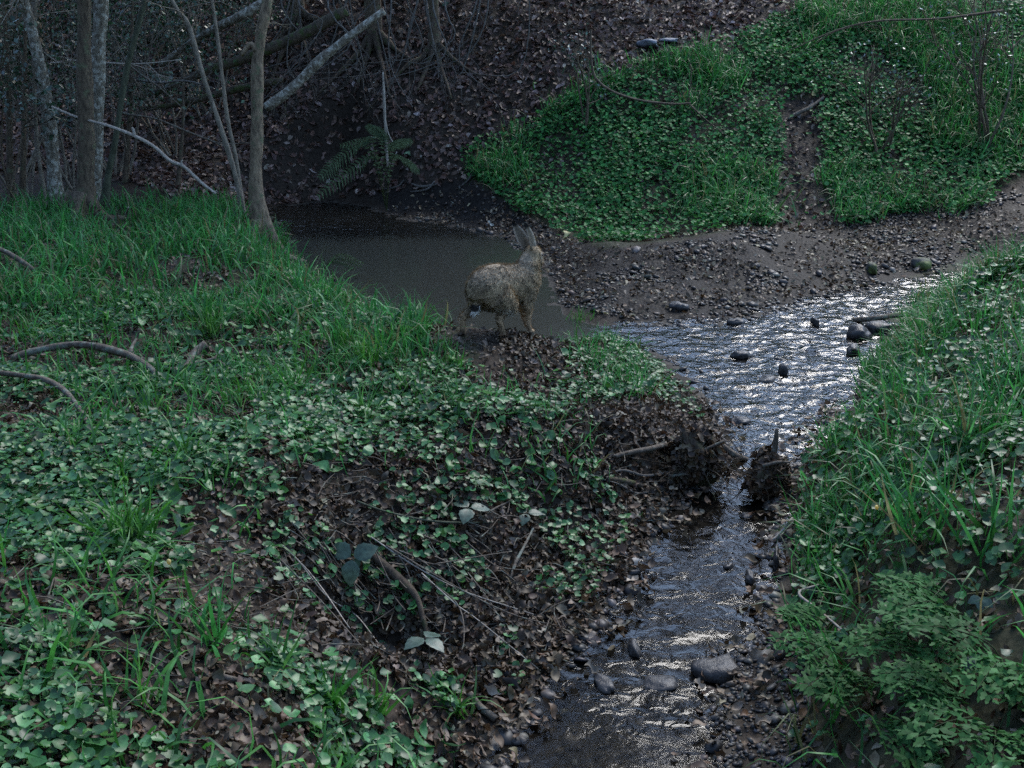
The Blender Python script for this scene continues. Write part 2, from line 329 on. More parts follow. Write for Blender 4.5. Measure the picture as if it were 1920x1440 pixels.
# ------------------------------------------------------------------ zones (outlines seen from the photograph, laid on the ground)
Z_GRASS_L = [(-500, 380), (440, 380), (520, 415), (560, 450), (640, 500), (760, 575), (870, 612), (905, 670), (840, 700), (700, 690), (600, 640), (350, 600), (200, 580), (-500, 620)]
Z_COVER_L = [(-500, 560), (430, 560), (560, 500), (700, 540), (860, 610), (1000, 620), (1180, 630), (1260, 720), (1200, 760), (1120, 780), (1130, 900), (1000, 960), (860, 960), (700, 880), (560, 900), (500, 1000), (540, 1100), (560, 1240), (860, 1290), (880, 1560), (-700, 1560)]
Z_FACE_L = [(520, 900), (640, 830), (850, 770), (1200, 780), (1320, 900), (1250, 980), (1100, 1180), (950, 1330), (860, 1290), (560, 1240), (500, 1100)]
Z_SLOPE = [(860, 300), (930, 250), (1080, 180), (1250, 110), (1400, 62), (1560, 0), (1640, -120), (2600, -120), (2600, 330), (1920, 335), (1800, 385), (1650, 408), (1500, 412), (1330, 440), (1250, 452), (1130, 468), (1030, 425), (960, 392), (890, 335)]
Z_PATH = [(1480, 190), (1545, 175), (1555, 230), (1530, 300), (1530, 350), (1570, 440), (1430, 440), (1465, 340), (1455, 260)]
Z_BANK_R = [(1690, 525), (1760, 500), (1850, 470), (2600, 430), (2600, 1700), (1470, 1700), (1485, 1300), (1490, 1150), (1485, 1000), (1495, 900), (1550, 830), (1620, 740), (1690, 640)]
Z_BAR = [(690, 355), (880, 335), (1020, 425), (1130, 470), (1330, 445), (1500, 415), (1920, 350), (2300, 380), (2300, 470), (1750, 505), (1600, 550), (1380, 612), (1130, 595), (1055, 575), (1005, 490), (900, 438), (740, 410)]
def zone(x, y, poly):
    px, py, dep = project(np.stack([x, y, H(x, y)], -1)); j = np.where(dep > 8, 26, 14) * (1 + .5 * rng.normal(0, 1, np.shape(dep))); return inpoly(px + j * fbm(x * 2.6, y * 2.6, 0, 97, 3), py + .6 * j * fbm(x * 2.6, y * 2.6, 5, 98, 3), poly)
def pts_in(poly, n, x0, x1, y0, y1, dens=None, smin=.03):
    X, Y = [], []; got = 0
    for _ in range(60):
        x = rng.uniform(x0, x1, n * 3); y = rng.uniform(y0, y1, n * 3); k = (S(x, y) > smin) & zone(x, y, poly)
        if dens is not None: k &= rng.random(len(x)) < dens(x, y)
        X.append(x[k]); Y.append(y[k]); got += k.sum()
        if got >= n: break
    return np.concatenate(X)[:n], np.concatenate(Y)[:n]

# ------------------------------------------------------------------ the setting: ground and water
def axis(fine0, fine1, step, lo, hi, g=1.12):
    a = list(np.arange(fine0, fine1, step)); s = step; v = a[-1]
    while v < hi: s = min(s * g, 8); v += s; a.append(v)
    s = step; v = a[0]; pre = []
    while v > lo: s = min(s * g, 8); v -= s; pre.append(v)
    return np.array(pre[::-1] + a)
ax = axis(-4.2, 5.2, .03, -90, 90); ay1 = axis(1.6, 7., .028, -40, 7.1); ay2 = axis(7.03, 14.5, .045, 7.0, 120); ay = np.r_[ay1[ay1 < 7.0], ay2[ay2 >= 7.0]]
gX, gY = np.meshgrid(ax, ay, indexing='ij'); gZ, gS = raw_h(gX, gY)
V = np.stack([gX, gY, gZ], -1).reshape(-1, 3); nx, ny = gX.shape; idx = np.arange(nx * ny).reshape(nx, ny)
quads = np.stack([idx[:-1, :-1], idx[1:, :-1], idx[1:, 1:], idx[:-1, 1:]], -1).reshape(-1, 4)
px, py, dep = project(V); sV = gS.ravel()
soil = np.array([.03, .023, .017]); mud = np.array([.019, .016, .0135]); bed = np.array([.05, .043, .034]); green = np.array([.03, .038, .018])
c = np.tile(soil, (len(V), 1)) * (1 + .3 * fbm(V[:, 0] * 3, V[:, 1] * 3, 0, 40)[:, None])
mz = inpoly(px, py, Z_BAR) | inpoly(px, py, Z_PATH); c[mz] = mud * (1 + .2 * fbm(V[mz, 0] * 5, V[mz, 1] * 5, 0, 41)[:, None])
gz = (inpoly(px, py, Z_SLOPE) & ~mz) | inpoly(px, py, Z_GRASS_L) | inpoly(px, py, Z_BANK_R); c[gz] = .5 * c[gz] + .5 * green
c[sV < .02] = bed
ground = link('ground', raw_mesh('ground', V, quads.ravel(), np.full(len(quads), 4), c, True), ground_mat())
tag(ground, 'dark damp woodland soil sloping down to the brook and up the hillside', 'ground', kind='structure')

wx = np.arange(WPOLY[:, 0].min() - .2, 4.2, .016); wy = np.arange(WPOLY[:, 1].min() - .2, WPOLY[:, 1].max() + .2, .02)
wX, wY = np.meshgrid(wx, wy, indexing='ij'); wS = S(wX, wY)
rif = 1 - ss((wX * -1 + .75) / .35) * ss((wY - 5.7) / .5) * (1 - .8 * ss((wY - 9.3) / .6))
near = ss((4.5 - wY) / .5)
ripple = rif * (1 - .86 * near * (1 - .45 * ss((fbm(wX * 2.2, wY * 2.2, 0, 66, 2) - .05) / .35))) * (.75 + .45 * ss((wX - .9) / .6))
wv = np.hypot(1, 1) * 0 + (.0066 * fbm(wX * 8 + 3 * wY, wY * 15 - 3 * wX, 0, 60, 2) * ripple + .0006 * fbm(wX * 3, wY * 5, 0, 63, 2))
wZ = ZW + wv
keep = wS < .12; kq = keep[:-1, :-1] | keep[1:, :-1] | keep[1:, 1:] | keep[:-1, 1:]
wi = np.arange(wX.size).reshape(wX.shape); wq = np.stack([wi[:-1, :-1], wi[1:, :-1], wi[1:, 1:], wi[:-1, 1:]], -1)[kq]
used = np.unique(wq); remap = -np.ones(wX.size, int); remap[used] = np.arange(len(used))
wc = np.stack([.02 + .42 * ripple, 1 - rif, ripple], -1).reshape(-1, 3)[used]
water = link('stream', raw_mesh('stream', np.stack([wX, wY, wZ], -1).reshape(-1, 3)[used], remap[wq].ravel(), np.full(len(wq), 4), wc, True), water_mat())
tag(water, 'shallow rippled brook with a still dark pool behind the hare', 'stream', kind='structure')

# ------------------------------------------------------------------ leaf templates
def round_leaf(k=9, notch=True, cup=.12, stalk=True):
    V = [(0, -.02, -.1)]; F = []
    for i in range(k):
        a = -math.pi / 2 + (i + .5) / k * 2 * math.pi; r = .5 * (.72 if notch and i in (0, k - 1) else 1.) * (.94 + .1 * (i % 2)); V.append((r * math.cos(a), r * math.sin(a) * 1.02, cup * (.3 + .7 * (i % 3 == 0)) - .03))
    for i in range(k - (1 if notch else 0)): F.append((0, 1 + i, 1 + (i + 1) % k))
    if stalk:
        b = len(V); V += [(-.02, -.02, -.1), (.02, -.02, -.1), (.03, .15, -1.4), (-.01, .15, -1.4)]; F.append((b, b + 1, b + 2, b + 3))
    return V, F
def dead_leaf(seed, lobes=True):
    r = random.Random(seed); k = 5; V = []; F = []
    mid = [(0, -.55 + 1.1 * i / k, .18 * math.sin(i * 1.1 + seed) - .05 * i * r.random()) for i in range(k + 1)]
    wid = [.04] + [(.2 + .13 * math.sin(i * 1.9 + seed) if lobes else .27 * math.sin(math.pi * i / k) + .03) for i in range(1, k)] + [.03]
    cl, cr = r.uniform(-.1, .7), r.uniform(-.1, .7)
    for (x, y, z), w in zip(mid, wid): V += [(-w, y + .05 * r.random(), z + w * cl + .05 * r.random()), (x, y, z), (w, y, z + w * cr + .05 * r.random())]
    for i in range(k):
        a = 3 * i; F += [(a, a + 1, a + 4, a + 3), (a + 1, a + 2, a + 5, a + 4)]
    return V, F
def small_dead(seed):
    r = random.Random(seed); z = [r.uniform(-.12, .2) for _ in range(6)]
    return [(0, -.5, z[0]), (.28, -.1, z[1] + .1), (.2, .3, z[2]), (0, .55, z[3]), (-.25, .2, z[4] + .1), (-.22, -.2, z[5]), (0, 0, -.05)], [(6, i, (i + 1) % 6) for i in range(6)]
ROUND = [round_leaf(9), round_leaf(8, True, .2), round_leaf(7, True, .05), round_leaf(9, True, .16)]
ROUND_LOW = [round_leaf(6, True, .1, False), round_leaf(7, True, .2, False), round_leaf(6, False, .05, False)]
DEAD = [dead_leaf(i) for i in range(5)] + [dead_leaf(i, False) for i in range(3)]
SDEAD = [small_dead(i) for i in range(5)]
def blade(seg, bend, w=.5, tw=0):
    V = []; F = []
    for i in range(seg + 1):
        t = i / seg; x = w * (1 - t ** 1.6) * (.75 + .25 * math.sin(math.pi * t)); a = bend * t * t; r = t * (1 - .12 * bend * t)
        y = math.sin(a) * r; z = math.cos(a) * r; V += [(-x, y, z), (x, y, z)]
    for i in range(seg): F.append((2 * i, 2 * i + 1, 2 * i + 3, 2 * i + 2))
    return V, F
BLADES = [blade(4, b) for b in (.25, .6, 1.0, 1.5, 2.1)]

def grass_field(name, x, y, ln, wd, tilt, cols, label, cat='grass', mat='grass', **kw):
    n = len(x); z = H(x, y) - .01; nr = np.stack([rng.normal(0, tilt, n), rng.normal(0, tilt, n), np.ones(n)], -1)
    R = frames(nr, rng.uniform(0, 6.28, n)); sc = np.stack([wd * rng.uniform(.7, 1.3, n), ln, ln], -1)
    o = scatter(name, BLADES, np.stack([x, y, z], -1), R, sc, pal(n, cols, var=.35), M[mat], choice=rng.choice(5, n, p=(.22, .3, .25, .15, .08)), smooth=True)
    return tag(o, label, cat, kind='stuff')
GCOL = [(.026, .15, .028), (.04, .21, .04), (.06, .27, .058), (.024, .1, .02), (.075, .23, .07), (.03, .16, .03), (.045, .19, .04), (.14, .14, .065)]
CCOL = [(.03, .11, .028), (.045, .15, .04), (.02, .07, .02), (.08, .2, .07), (.04, .13, .022)]
LCOL = [(.066, .042, .023), (.095, .064, .036), (.044, .03, .018), (.135, .1, .062), (.18, .145, .1), (.085, .047, .023)]

def clump(x, y, f, s, lo=-.1, hi=.4): return ss((fbm(x * f, y * f, 0, s, 2) - lo) / (hi - lo))
def cover_field(name, x, y, size, hgt, label, cols=CCOL, temps=ROUND, tilt=.3, nmix=.6, cat='ground cover', mat='cover'):
    n = len(x); nr = NRM(x, y) * nmix + np.array([0, -.05, 1 - nmix]) + rng.normal(0, tilt, (n, 3)) * [1, 1, .2]
    R = frames(nr, rng.uniform(0, 6.28, n)); p = np.stack([x, y, H(x, y) + hgt], -1)
    o = scatter(name, temps, p, R, size, pal(n, cols, var=.35), M[mat], smooth=False); return tag(o, label, cat, kind='stuff')
def litter_field(name, x, y, size, label, temps, cols=LCOL, w=None, tilt=.45, lift=.012):
    n = len(x); nr = NRM(x, y) + rng.normal(0, tilt, (n, 3)); R = frames(nr, rng.uniform(0, 6.28, n)); p = np.stack([x, y, H(x, y) + lift * rng.uniform(.2, 2, n)], -1)
    o = scatter(name, temps, p, R, size, pal(n, cols, w, .35), M['litter']); return tag(o, label, 'leaf litter', kind='stuff')

# left bank
HARE_XY = (-.03, 5.33)
def clear_hare(x, y):
    k = np.hypot(x - HARE_XY[0] + .04, (y - HARE_XY[1] + .08) * .75) > .33 + .06 * rng.random(len(x)); return x[k], y[k]
x, y = pts_in(Z_GRASS_L, 9000, -5, .3, 4.8, 9.6, lambda x, y: .08 + .92 * clump(x, y, 2.4, 70, -.2, .3))
x, y = clear_hare(x, y)
grass_field('grass', x, y, rng.uniform(.1, .31, len(x)), .0145, .28, GCOL, 'bright green grass along the far edge of the left bank')
x, y = pts_in(Z_COVER_L, 6500, -4, 1.2, 1.6, 7.5, lambda x, y: (.1 + .9 * clump(x, y, 1.8, 72, .0, .45)) * (.1 + .9 * ss((y - 3.2) / 2)))
x, y = clear_hare(x, y)
grass_field('sparse_grass', x, y, rng.uniform(.07, .2, len(x)), .0065, .35, GCOL, 'thin scattered grass blades among the round leaves on the left bank')
x, y = pts_in(Z_COVER_L, 21000, -4, 1.3, 1.6, 7.6, lambda x, y: (.05 + .95 * clump(x, y, 2.6, 75, -.12, .33)) * (.55 + .45 * ss((4.2 - y) / 1.)))
x, y = clear_hare(x, y)
cover_field('ground_cover', x, y, rng.choice([.7, 1., 1.35], len(x)) * rng.uniform(.017, .034, len(x)), rng.uniform(.012, .065, len(x)), 'low round green leaves carpeting the left bank in front of the hare')
Z_L_ALL = [(-700, 400), (500, 420), (860, 620), (1180, 640), (1340, 780), (1340, 900), (1250, 980), (1100, 1180), (900, 1500), (-700, 1600)]
x, y = pts_in(Z_COVER_L, 1500, -4, 1.2, 1.7, 7., lambda x, y: clump(x, y, 2.6, 101, .15, .5))
x, y = clear_hare(x, y)
grass_field('strap_leaves', x, y, rng.uniform(.1, .25, len(x)), .0115, .38, [(.03, .13, .02), (.05, .19, .03), (.07, .23, .05), (.045, .15, .045)], 'broad strap shaped leaves in loose clusters on the left bank', cat='strap leaves')
x, y = pts_in(Z_COVER_L, 900, -4, 1.3, 1.6, 7., lambda x, y: clump(x, y, 1.9, 103, .0, .4))
x, y = clear_hare(x, y)
OVAL = [dead_leaf(40 + i, False) for i in range(3)]
cover_field('broad_leaves', x, y, rng.uniform(.04, .075, len(x)), rng.uniform(.02, .06, len(x)), 'larger oval green leaves scattered among the round ones on the left bank', temps=OVAL, tilt=.45)
x, y = pts_in(Z_L_ALL, 26000, -4.5, 1.4, 1.6, 8, lambda x, y: (.35 + .65 * ss((5.5 - y) / 2)) * (.5 + .5 * clump(x, y, 2.2, 78, -.2, .3)), smin=-.03)
litter_field('leaf_litter', x, y, rng.uniform(.02, .048, len(x)), 'brown dead leaves lying between the plants of the left bank', DEAD, cols=np.array(LCOL) * .75)
x, y = pts_in(Z_FACE_L, 4200, -1.5, 1.4, 1.6, 5.6, lambda x, y: .25 + .75 * clump(x, y, 3.2, 105, -.2, .3), smin=-.04)
litter_field('fallen_leaves', x, y, rng.uniform(.02, .05, len(x)), 'brown oak leaves heaped down the eroded bank face above the water', DEAD, cols=np.array(LCOL) * .58, tilt=.6, lift=.02)
x, y = pts_in(Z_L_ALL, 26000, -3.5, 1.4, 1.6, 6.5, lambda x, y: ss((7.5 - y) / 4), smin=-.02)
litter_field('leaf_crumbs', x, y, rng.uniform(.007, .02, len(x)), 'crumbled brown leaf fragments and bits of twig on the soil of the left bank', SDEAD, tilt=.5)
x, y = pts_in(Z_BANK_R, 9000, .4, 4, 1.6, 6.5, None, smin=0)
litter_field('bank_leaf_litter', x, y, rng.uniform(.012, .045, len(x)), 'dark dead leaves under the plants of the right bank', SDEAD, tilt=.5)
x, y = pts_in(Z_FACE_L, 950, -1.5, 1.4, 1.6, 5.6, lambda x, y: clump(x, y, 3, 80, 0, .4))
cover_field('bank_leaves', x, y, rng.uniform(.02, .036, len(x)), rng.uniform(.02, .06, len(x)), 'scattered pale green leaves on the eroded bank face')
# far slope
nop = lambda x, y: np.where(zone(x, y, Z_PATH), .03, 1.)
x, y = pts_in(Z_SLOPE, 52000, -.8, 7, 9, 14.5, lambda x, y: nop(x, y) * (.35 + .65 * clump(x, y, 2.2, 82, -.35, .25)))
cover_field('slope_ground_cover', x, y, rng.uniform(.024, .05, len(x)), rng.uniform(.02, .1, len(x)), 'dense low green leaves covering the slope across the brook', temps=ROUND_LOW, tilt=.45, mat='slope_leaf', cols=[(.034, .155, .034), (.055, .21, .048), (.022, .095, .024), (.09, .27, .075)])
x, y = pts_in(Z_SLOPE, 22000, -.8, 7, 9, 14.5, lambda x, y: nop(x, y) * clump(x, y, 1.1, 84, -.3, .3) * (.25 + .75 * ss((y - 10.2) / 1.2)))
grass_field('slope_grass', x, y, rng.uniform(.14, .36, len(x)), .0125, .36, GCOL, 'green grass on the upper part of the slope across the brook')
Z_HILL = [(-800, 350), (200, 330), (480, 420), (620, 372), (760, 365), (880, 335), (860, 300), (930, 250), (1080, 180), (1250, 110), (1400, 62), (1560, 0), (1700, -300), (-800, -300)]
x, y = pts_in(Z_HILL, 22000, -6, 5, 9, 15.5)
litter_field('hillside_leaf_litter', x, y, rng.uniform(.045, .1, len(x)), 'reddish brown fallen leaves covering the steep hillside behind', SDEAD, cols=[(.11, .064, .046), (.08, .048, .035), (.14, .09, .066), (.22, .16, .13), (.36, .29, .24)], w=[.35, .3, .22, .1, .03])
x, y = pts_in(Z_SLOPE, 5000, -.8, 7, 9, 14.5)
litter_field('slope_leaf_litter', x, y, rng.uniform(.03, .075, len(x)), 'brown leaves showing through the plants of the slope across the brook', SDEAD, cols=[(.09, .055, .04), (.06, .04, .03), (.13, .09, .066), (.2, .15, .12)])
x, y = pts_in(Z_PATH, 260, 1.8, 4.5, 9, 12)
litter_field('track_leaf_litter', x, y, rng.uniform(.03, .06, len(x)), 'few brown leaves on the bare mud track down the slope', SDEAD)
# right bank
x, y = pts_in(Z_BANK_R, 10000, .6, 4, 1.6, 7.2, lambda x, y: (.1 + .9 * clump(x, y, 2, 86, -.25, .2)) * (.12 + .88 * ss((y - 2.9) / 1.2)))
grass_field('bank_grass', x, y, rng.uniform(.1, .3, len(x)), .009, .36, GCOL, 'long green grass arching over the right bank beside the riffle')
x, y = pts_in(Z_BANK_R, 14000, .6, 4, 1.6, 7.2, lambda x, y: (.3 + .7 * clump(x, y, 2.4, 88, -.3, .2)) * np.maximum(.12 + .88 * ss((y - 2.35) / .6), ss((x - 1.7) / .3)))
cover_field('bank_ground_cover', x, y, rng.uniform(.02, .042, len(x)), rng.uniform(.02, .12, len(x)), 'thick leafy ground cover on the right bank', tilt=.4, cols=[(.025, .095, .024), (.04, .13, .034), (.018, .065, .018), (.06, .17, .05)])
# gravel
def pebble(seed, sub=0):
    r = random.Random(seed); g = (1 + 5 ** .5) / 2
    V = np.array([(-1, g, 0), (1, g, 0), (-1, -g, 0), (1, -g, 0), (0, -1, g), (0, 1, g), (0, -1, -g), (0, 1, -g), (g, 0, -1), (g, 0, 1), (-g, 0, -1), (-g, 0, 1)], float); V /= np.linalg.norm(V[0]) * 2
    F = [(0, 11, 5), (0, 5, 1), (0, 1, 7), (0, 7, 10), (0, 10, 11), (1, 5, 9), (5, 11, 4), (11, 10, 2), (10, 7, 6), (7, 1, 8), (3, 9, 4), (3, 4, 2), (3, 2, 6), (3, 6, 8), (3, 8, 9), (4, 9, 5), (2, 4, 11), (6, 2, 10), (8, 6, 7), (9, 8, 1)]
    V *= np.array([[r.uniform(.55, 1.3) for _ in range(3)] for _ in V]); V[:, 2] *= r.uniform(.3, .6); V[:, 0] *= r.uniform(.9, 1.4); return V, F
PEB = [pebble(i) for i in range(8)]
SCOL = [(.028, .024, .02), (.046, .04, .034), (.02, .018, .016), (.1, .088, .07), (.055, .042, .03), (.09, .062, .042)]
def gravel_field(name, x, y, size, label, cols=SCOL, sink=.15):
    n = len(x); R = frames(NRM(x, y) + rng.normal(0, .25, (n, 3)), rng.uniform(0, 6.28, n)); p = np.stack([x, y, H(x, y) + size * sink], -1)
    o = scatter(name, PEB, p, R, size, pal(n, cols, var=.35), M['stone'], smooth=False); return tag(o, label, 'gravel', kind='stuff')
x, y = pts_in(Z_BAR, 5000, -1.6, 5, 6.5, 11, lambda x, y: .06 + .94 * clump(x, y, 2.2, 90, -.05, .6) + .5 * ss((.25 - S(x, y)) / .3), smin=-.1)
gravel_field('gravel', x, y, np.minimum(rng.lognormal(-4.05, .55, len(x)), .075), 'grey brown gravel and pebbles of the bar across the brook')
x, y = pts_in(Z_BAR, 4200, -1.6, 5, 6.5, 11, lambda x, y: .3 + .7 * clump(x, y, 2.5, 93, -.2, .4), smin=0)
litter_field('gravel_leaf_litter', x, y, rng.uniform(.015, .05, len(x)), 'pale scattered leaves lying on the gravel bar', SDEAD, cols=LCOL + [(.25, .2, .12)])
xx = rng.uniform(-.6, 4, 26000); yy = rng.uniform(1.9, 8.6, 26000); k = (S(xx, yy) < -.01) & ~((xx < .6) & (yy > 5.8)); xx, yy = xx[k][:7000], yy[k][:7000]
gravel_field('bed_gravel', xx, yy, np.minimum(rng.lognormal(-3.85, .5, len(xx)), .065), 'dark pebbles on the bed of the brook', cols=[(.035, .03, .026), (.055, .048, .04), (.022, .02, .018), (.07, .054, .04), (.12, .105, .085)], sink=.05)
Z_SHORE_R = [(1380, 1180), (1470, 1130), (1520, 1250), (1530, 1700), (1250, 1700), (1300, 1330)]
x, y = pts_in(Z_SHORE_R, 2600, .2, 1.6, 1.5, 3.6, None, smin=-.12)
gravel_field('shore_gravel', x, y, np.minimum(rng.lognormal(-4.6, .5, len(x)), .05), 'fine dark wet gravel at the foot of the right bank', cols=[(.03, .027, .025), (.045, .04, .036), (.02, .018, .017), (.09, .08, .07)])
Z_NOSE = [(930, 622), (1180, 632), (1340, 775), (1310, 870), (1150, 800), (960, 740)]
x, y = pts_in(Z_NOSE, 2600, -.4, 1.3, 4, 6.2, None, smin=-.02)
litter_field('nose_leaf_litter', x, y, rng.uniform(.015, .05, len(x)), 'dark leaf litter on the tip of the left bank beside the riffle', DEAD, cols=np.array(LCOL) * .75, tilt=.55)
x, y = pts_in(Z_NOSE, 700, -.4, 1.3, 4, 6.2, lambda x, y: clump(x, y, 3, 95, .0, .4), smin=.05)
x, y = clear_hare(x, y)
cover_field('nose_ground_cover', x, y, rng.uniform(.018, .034, len(x)), rng.uniform(.015, .05, len(x)), 'sparse round leaves on the tip of the left bank beside the riffle')
xx = rng.uniform(-.1, 1.6, 9000); yy = rng.uniform(1.9, 5.2, 9000); sd_ = S(xx, yy); k = (sd_ < .1) & (sd_ > -.14); xx, yy = xx[k][:1100], yy[k][:1100]
gravel_field('edge_stones', xx, yy, np.minimum(rng.lognormal(-3.95, .6, len(xx)), .08), 'half sunk dark stones along the edges of the lower brook', cols=[(.03, .028, .026), (.05, .045, .04), (.02, .018, .017), (.07, .055, .042)], sink=.0)
k = rng.random(len(xx)) < .85; litter_field('edge_leaf_litter', xx[k], yy[k], rng.uniform(.02, .05, k.sum()), 'wet dead leaves stranded along the edges of the lower brook', DEAD, tilt=.4, lift=.03)
#@@PART2
# ------------------------------------------------------------------ trees
def px_path(spec, Y):
    """spec: (px, py, width_px[, dY]) along a limb; returns world points and radii"""
    pts, rad = [], []
    for s in spec:
        yy = Y + (s[3] if len(s) > 3 else 0); p = P(s[0], s[1], yy); dep = yy * _c - (p[2] - CAMZ) * _s
        pts.append(p); rad.append(s[2] / 2 * dep / FPX)
    return np.array(pts), np.array(rad)
def wander(p0, d, L, r, n=6, jit=.25, droop=0., rr=random):
    p = np.array(p0, float); d = np.array(d, float) / np.linalg.norm(d); pts = [p.copy()]
    for i in range(n):
        d = d + np.array([rr.uniform(-jit, jit) for _ in range(3)]) + [0, 0, -droop]; d /= np.linalg.norm(d); p = p + d * L / n; pts.append(p.copy())
    return np.array(pts), np.linspace(r, r * .25, n + 1)
def twiggy(mb, p0, d, L, r, depth=2, col=(.1, .1, .1), jit=.25, droop=0., seg=4, kids=(3, 6), rr=random, tips=None):
    pts, rad = wander(p0, d, L, r, 6, jit, droop, rr); tube(mb, pts, rad, seg, 8, col, cap=False)
    if tips is not None: tips.append(pts[-1]); tips.append(pts[-2])
    if depth > 0:
        for _ in range(rr.randint(*kids)):
            t = rr.uniform(.25, .95) * (len(pts) - 1); i = int(t); q = pts[i] + (pts[i + 1] - pts[i]) * (t - i); dd = pts[i + 1] - pts[i]; dd /= np.linalg.norm(dd)
            dd = dd + np.array([rr.uniform(-1, 1), rr.uniform(-1, 1), rr.uniform(-.8, .8)]) * .8
            twiggy(mb, q, dd, L * rr.uniform(.3, .55), max(r * .45, .0012), depth - 1, col, jit, droop, 3, kids, rr, tips)
LEAFQ = [([(0, -.5, 0), (.28, -.05, .06), (0, .5, -.04), (-.28, -.05, .06)], [(0, 1, 2), (0, 2, 3)]), ([(0, -.5, 0), (.34, 0, -.05), (.1, .5, .05), (-.3, .1, .1)], [(0, 1, 2), (0, 2, 3)])]
def leaves_at(name, tips, per, spread, size, cols, mat, parent=None, origin=None):
    tips = np.array(tips); p = np.repeat(tips, per, 0); p = p + rng.normal(0, spread, p.shape); n = len(p)
    R = frames(rng.normal(0, 1, (n, 3)) + [0, 0, .6], rng.uniform(0, 6.28, n))
    return scatter(name, LEAFQ, p, R, size * rng.uniform(.6, 1.3, n), pal(n, cols, var=.4), mat, parent=parent, origin=origin)
EVG = [(.026, .06, .026), (.04, .085, .036), (.055, .1, .05), (.02, .042, .022)]
def tree(spec, label, mat, seed, Y=None, top=5.0, flare=1.5, group=None, crown=('bare', 10), roots=0, stub=None, seg=10, name='tree', cat='tree', rough=.14, moss_side=0):
    rr = random.Random(seed); base = G(*spec[0][:2]); Y = Y or base[1]
    pts, rad = px_path([s for s in spec], Y)
    base = np.array([pts[0][0], Y, float(H(pts[0][0], Y))]); pts[0] = base - [0, 0, .12]
    d = pts[-1] - pts[-2]; d = d / np.linalg.norm(d); d = d * .8 + np.array([0, 0, .2]); d /= d[2]
    z = pts[-1][2]; r0 = rad[-1]; P2 = list(pts); R2 = list(rad); k = 4
    for i in range(1, k + 1):
        t = i / k; P2.append(pts[-1] + d * (top - z) * t + np.array([rr.uniform(-.08, .08), rr.uniform(-.08, .08), 0])); R2.append(r0 * (1 - .75 * t))
    R2[0] *= flare; P2 = np.array(P2)
    root = empty(name, base, label, cat, group); mb = MB(); tube(mb, P2 - base, R2, seg, max(20, len(P2) * 5), rough=rough, seed=seed)
    for i in range(roots):
        a = i / roots * 6.28 + rr.uniform(-.4, .4); L = R2[0] * rr.uniform(3, 6); q = [np.array([0, 0, .16]) + np.array([math.cos(a), math.sin(a), 0]) * R2[0] * .3]
        for t in (.35, .7, 1.):
            v = np.array([math.cos(a) * L * t, math.sin(a) * L * t]); q.append(np.array([v[0], v[1], float(H(base[0] + v[0], base[1] + v[1])) - base[2] + .02 - .05 * t]))
        tube(mb, q, [R2[0] * .55, R2[0] * .4, R2[0] * .25, R2[0] * .12], 6, 9, rough=.2, seed=seed + i)
    mb.build('trunk', mat, root)
    if stub:
        for s in stub:
            q, r = px_path(s, Y - .02); sb = MB(); tube(sb, q - base, r, 6, 8, rough=.2, seed=seed); sb.build('broken_branch', mat, root)
    kind, nb = crown
    cb = MB(); tips = []
    for i in range(nb):
        t = rr.uniform(.45, .97) if kind != 'low' else rr.uniform(.3, .97); f = t * (len(P2) - 1); j = min(int(f), len(P2) - 2); q = P2[j] + (P2[j + 1] - P2[j]) * (f - j) - base
        a = rr.uniform(0, 6.28); L = rr.uniform(.5, 1.3)
        twiggy(cb, q, (math.cos(a), math.sin(a), rr.uniform(-.1, .7)), L, max(.004, R2[min(j, len(R2) - 1)] * .3), 2, rr=rr, tips=tips, kids=(2, 5))
    co = cb.build('crown', mat, root)
    if kind == 'leafy':
        lf = leaves_at('foliage', [np.array(p) for p in tips], 26, .1, .05, EVG, M['evergreen'], root)
        lf.parent = co
    return root
T_GROUP = 'slender trees at the head of the left bank'
tree([(107, 397, 26), (101, 330, 25), (95, 250, 24), (82, 160, 23), (66, 85, 21), (45, 0, 20)], 'pale lichen blotched tree leaning to the left at the head of the left bank', M['bark_pale'], 1, group=T_GROUP, crown=('bare', 12), roots=3)
tree([(86, 392, 10), (78, 330, 9), (70, 270, 8), (64, 150, 8), (66, 0, 8)], 'thin grey sapling just behind the lichen blotched leaning tree', M['bark_thin'], 2, group=T_GROUP, crown=('bare', 6), seg=6)
tree([(155, 402, 42), (160, 330, 33), (161, 250, 31), (159, 120, 27), (158, 0, 25)], 'dark brown tree with a split broken stub beside the paler lichen trunk', M['bark_dark'], 3, group=T_GROUP, crown=('leafy', 16), roots=4, stub=[[(160, 235, 16), (163, 205, 12), (164, 192, 5)]], rough=.22)
tree([(172, 400, 26), (178, 330, 25), (183, 200, 25), (184, 100, 26), (189, 0, 27)], 'straight tree with pale flaking lichen bark close behind the dark brown trunk', M['bark_pale'], 4, Y=9.25, group=T_GROUP, crown=('bare', 10))
tree([(188, 398, 14), (203, 330, 13), (216, 265, 12), (238, 130, 11), (272, 0, 11)], 'thin greenish tree leaning to the right out of the pale trunk foot', M['bark_green'], 5, group=T_GROUP, crown=('bare', 8), seg=7)
tree([(459, 398, 13), (445, 345, 11), (412, 235, 10), (380, 140, 9), (352, 45, 9), (322, 0, 8)], 'slim stem leaning left, lower of the pair beside the pitted brown trunk', M['bark_thin'], 6, Y=8.7, group=T_GROUP, crown=('bare', 6), seg=7)
tree([(456, 392, 9), (446, 320, 8), (426, 220, 8), (412, 105, 7), (397, 0, 7)], 'slim nearly upright stem crossing the pair beside the pitted brown trunk', M['bark_thin'], 7, Y=8.8, group=T_GROUP, crown=('bare', 6), seg=7)
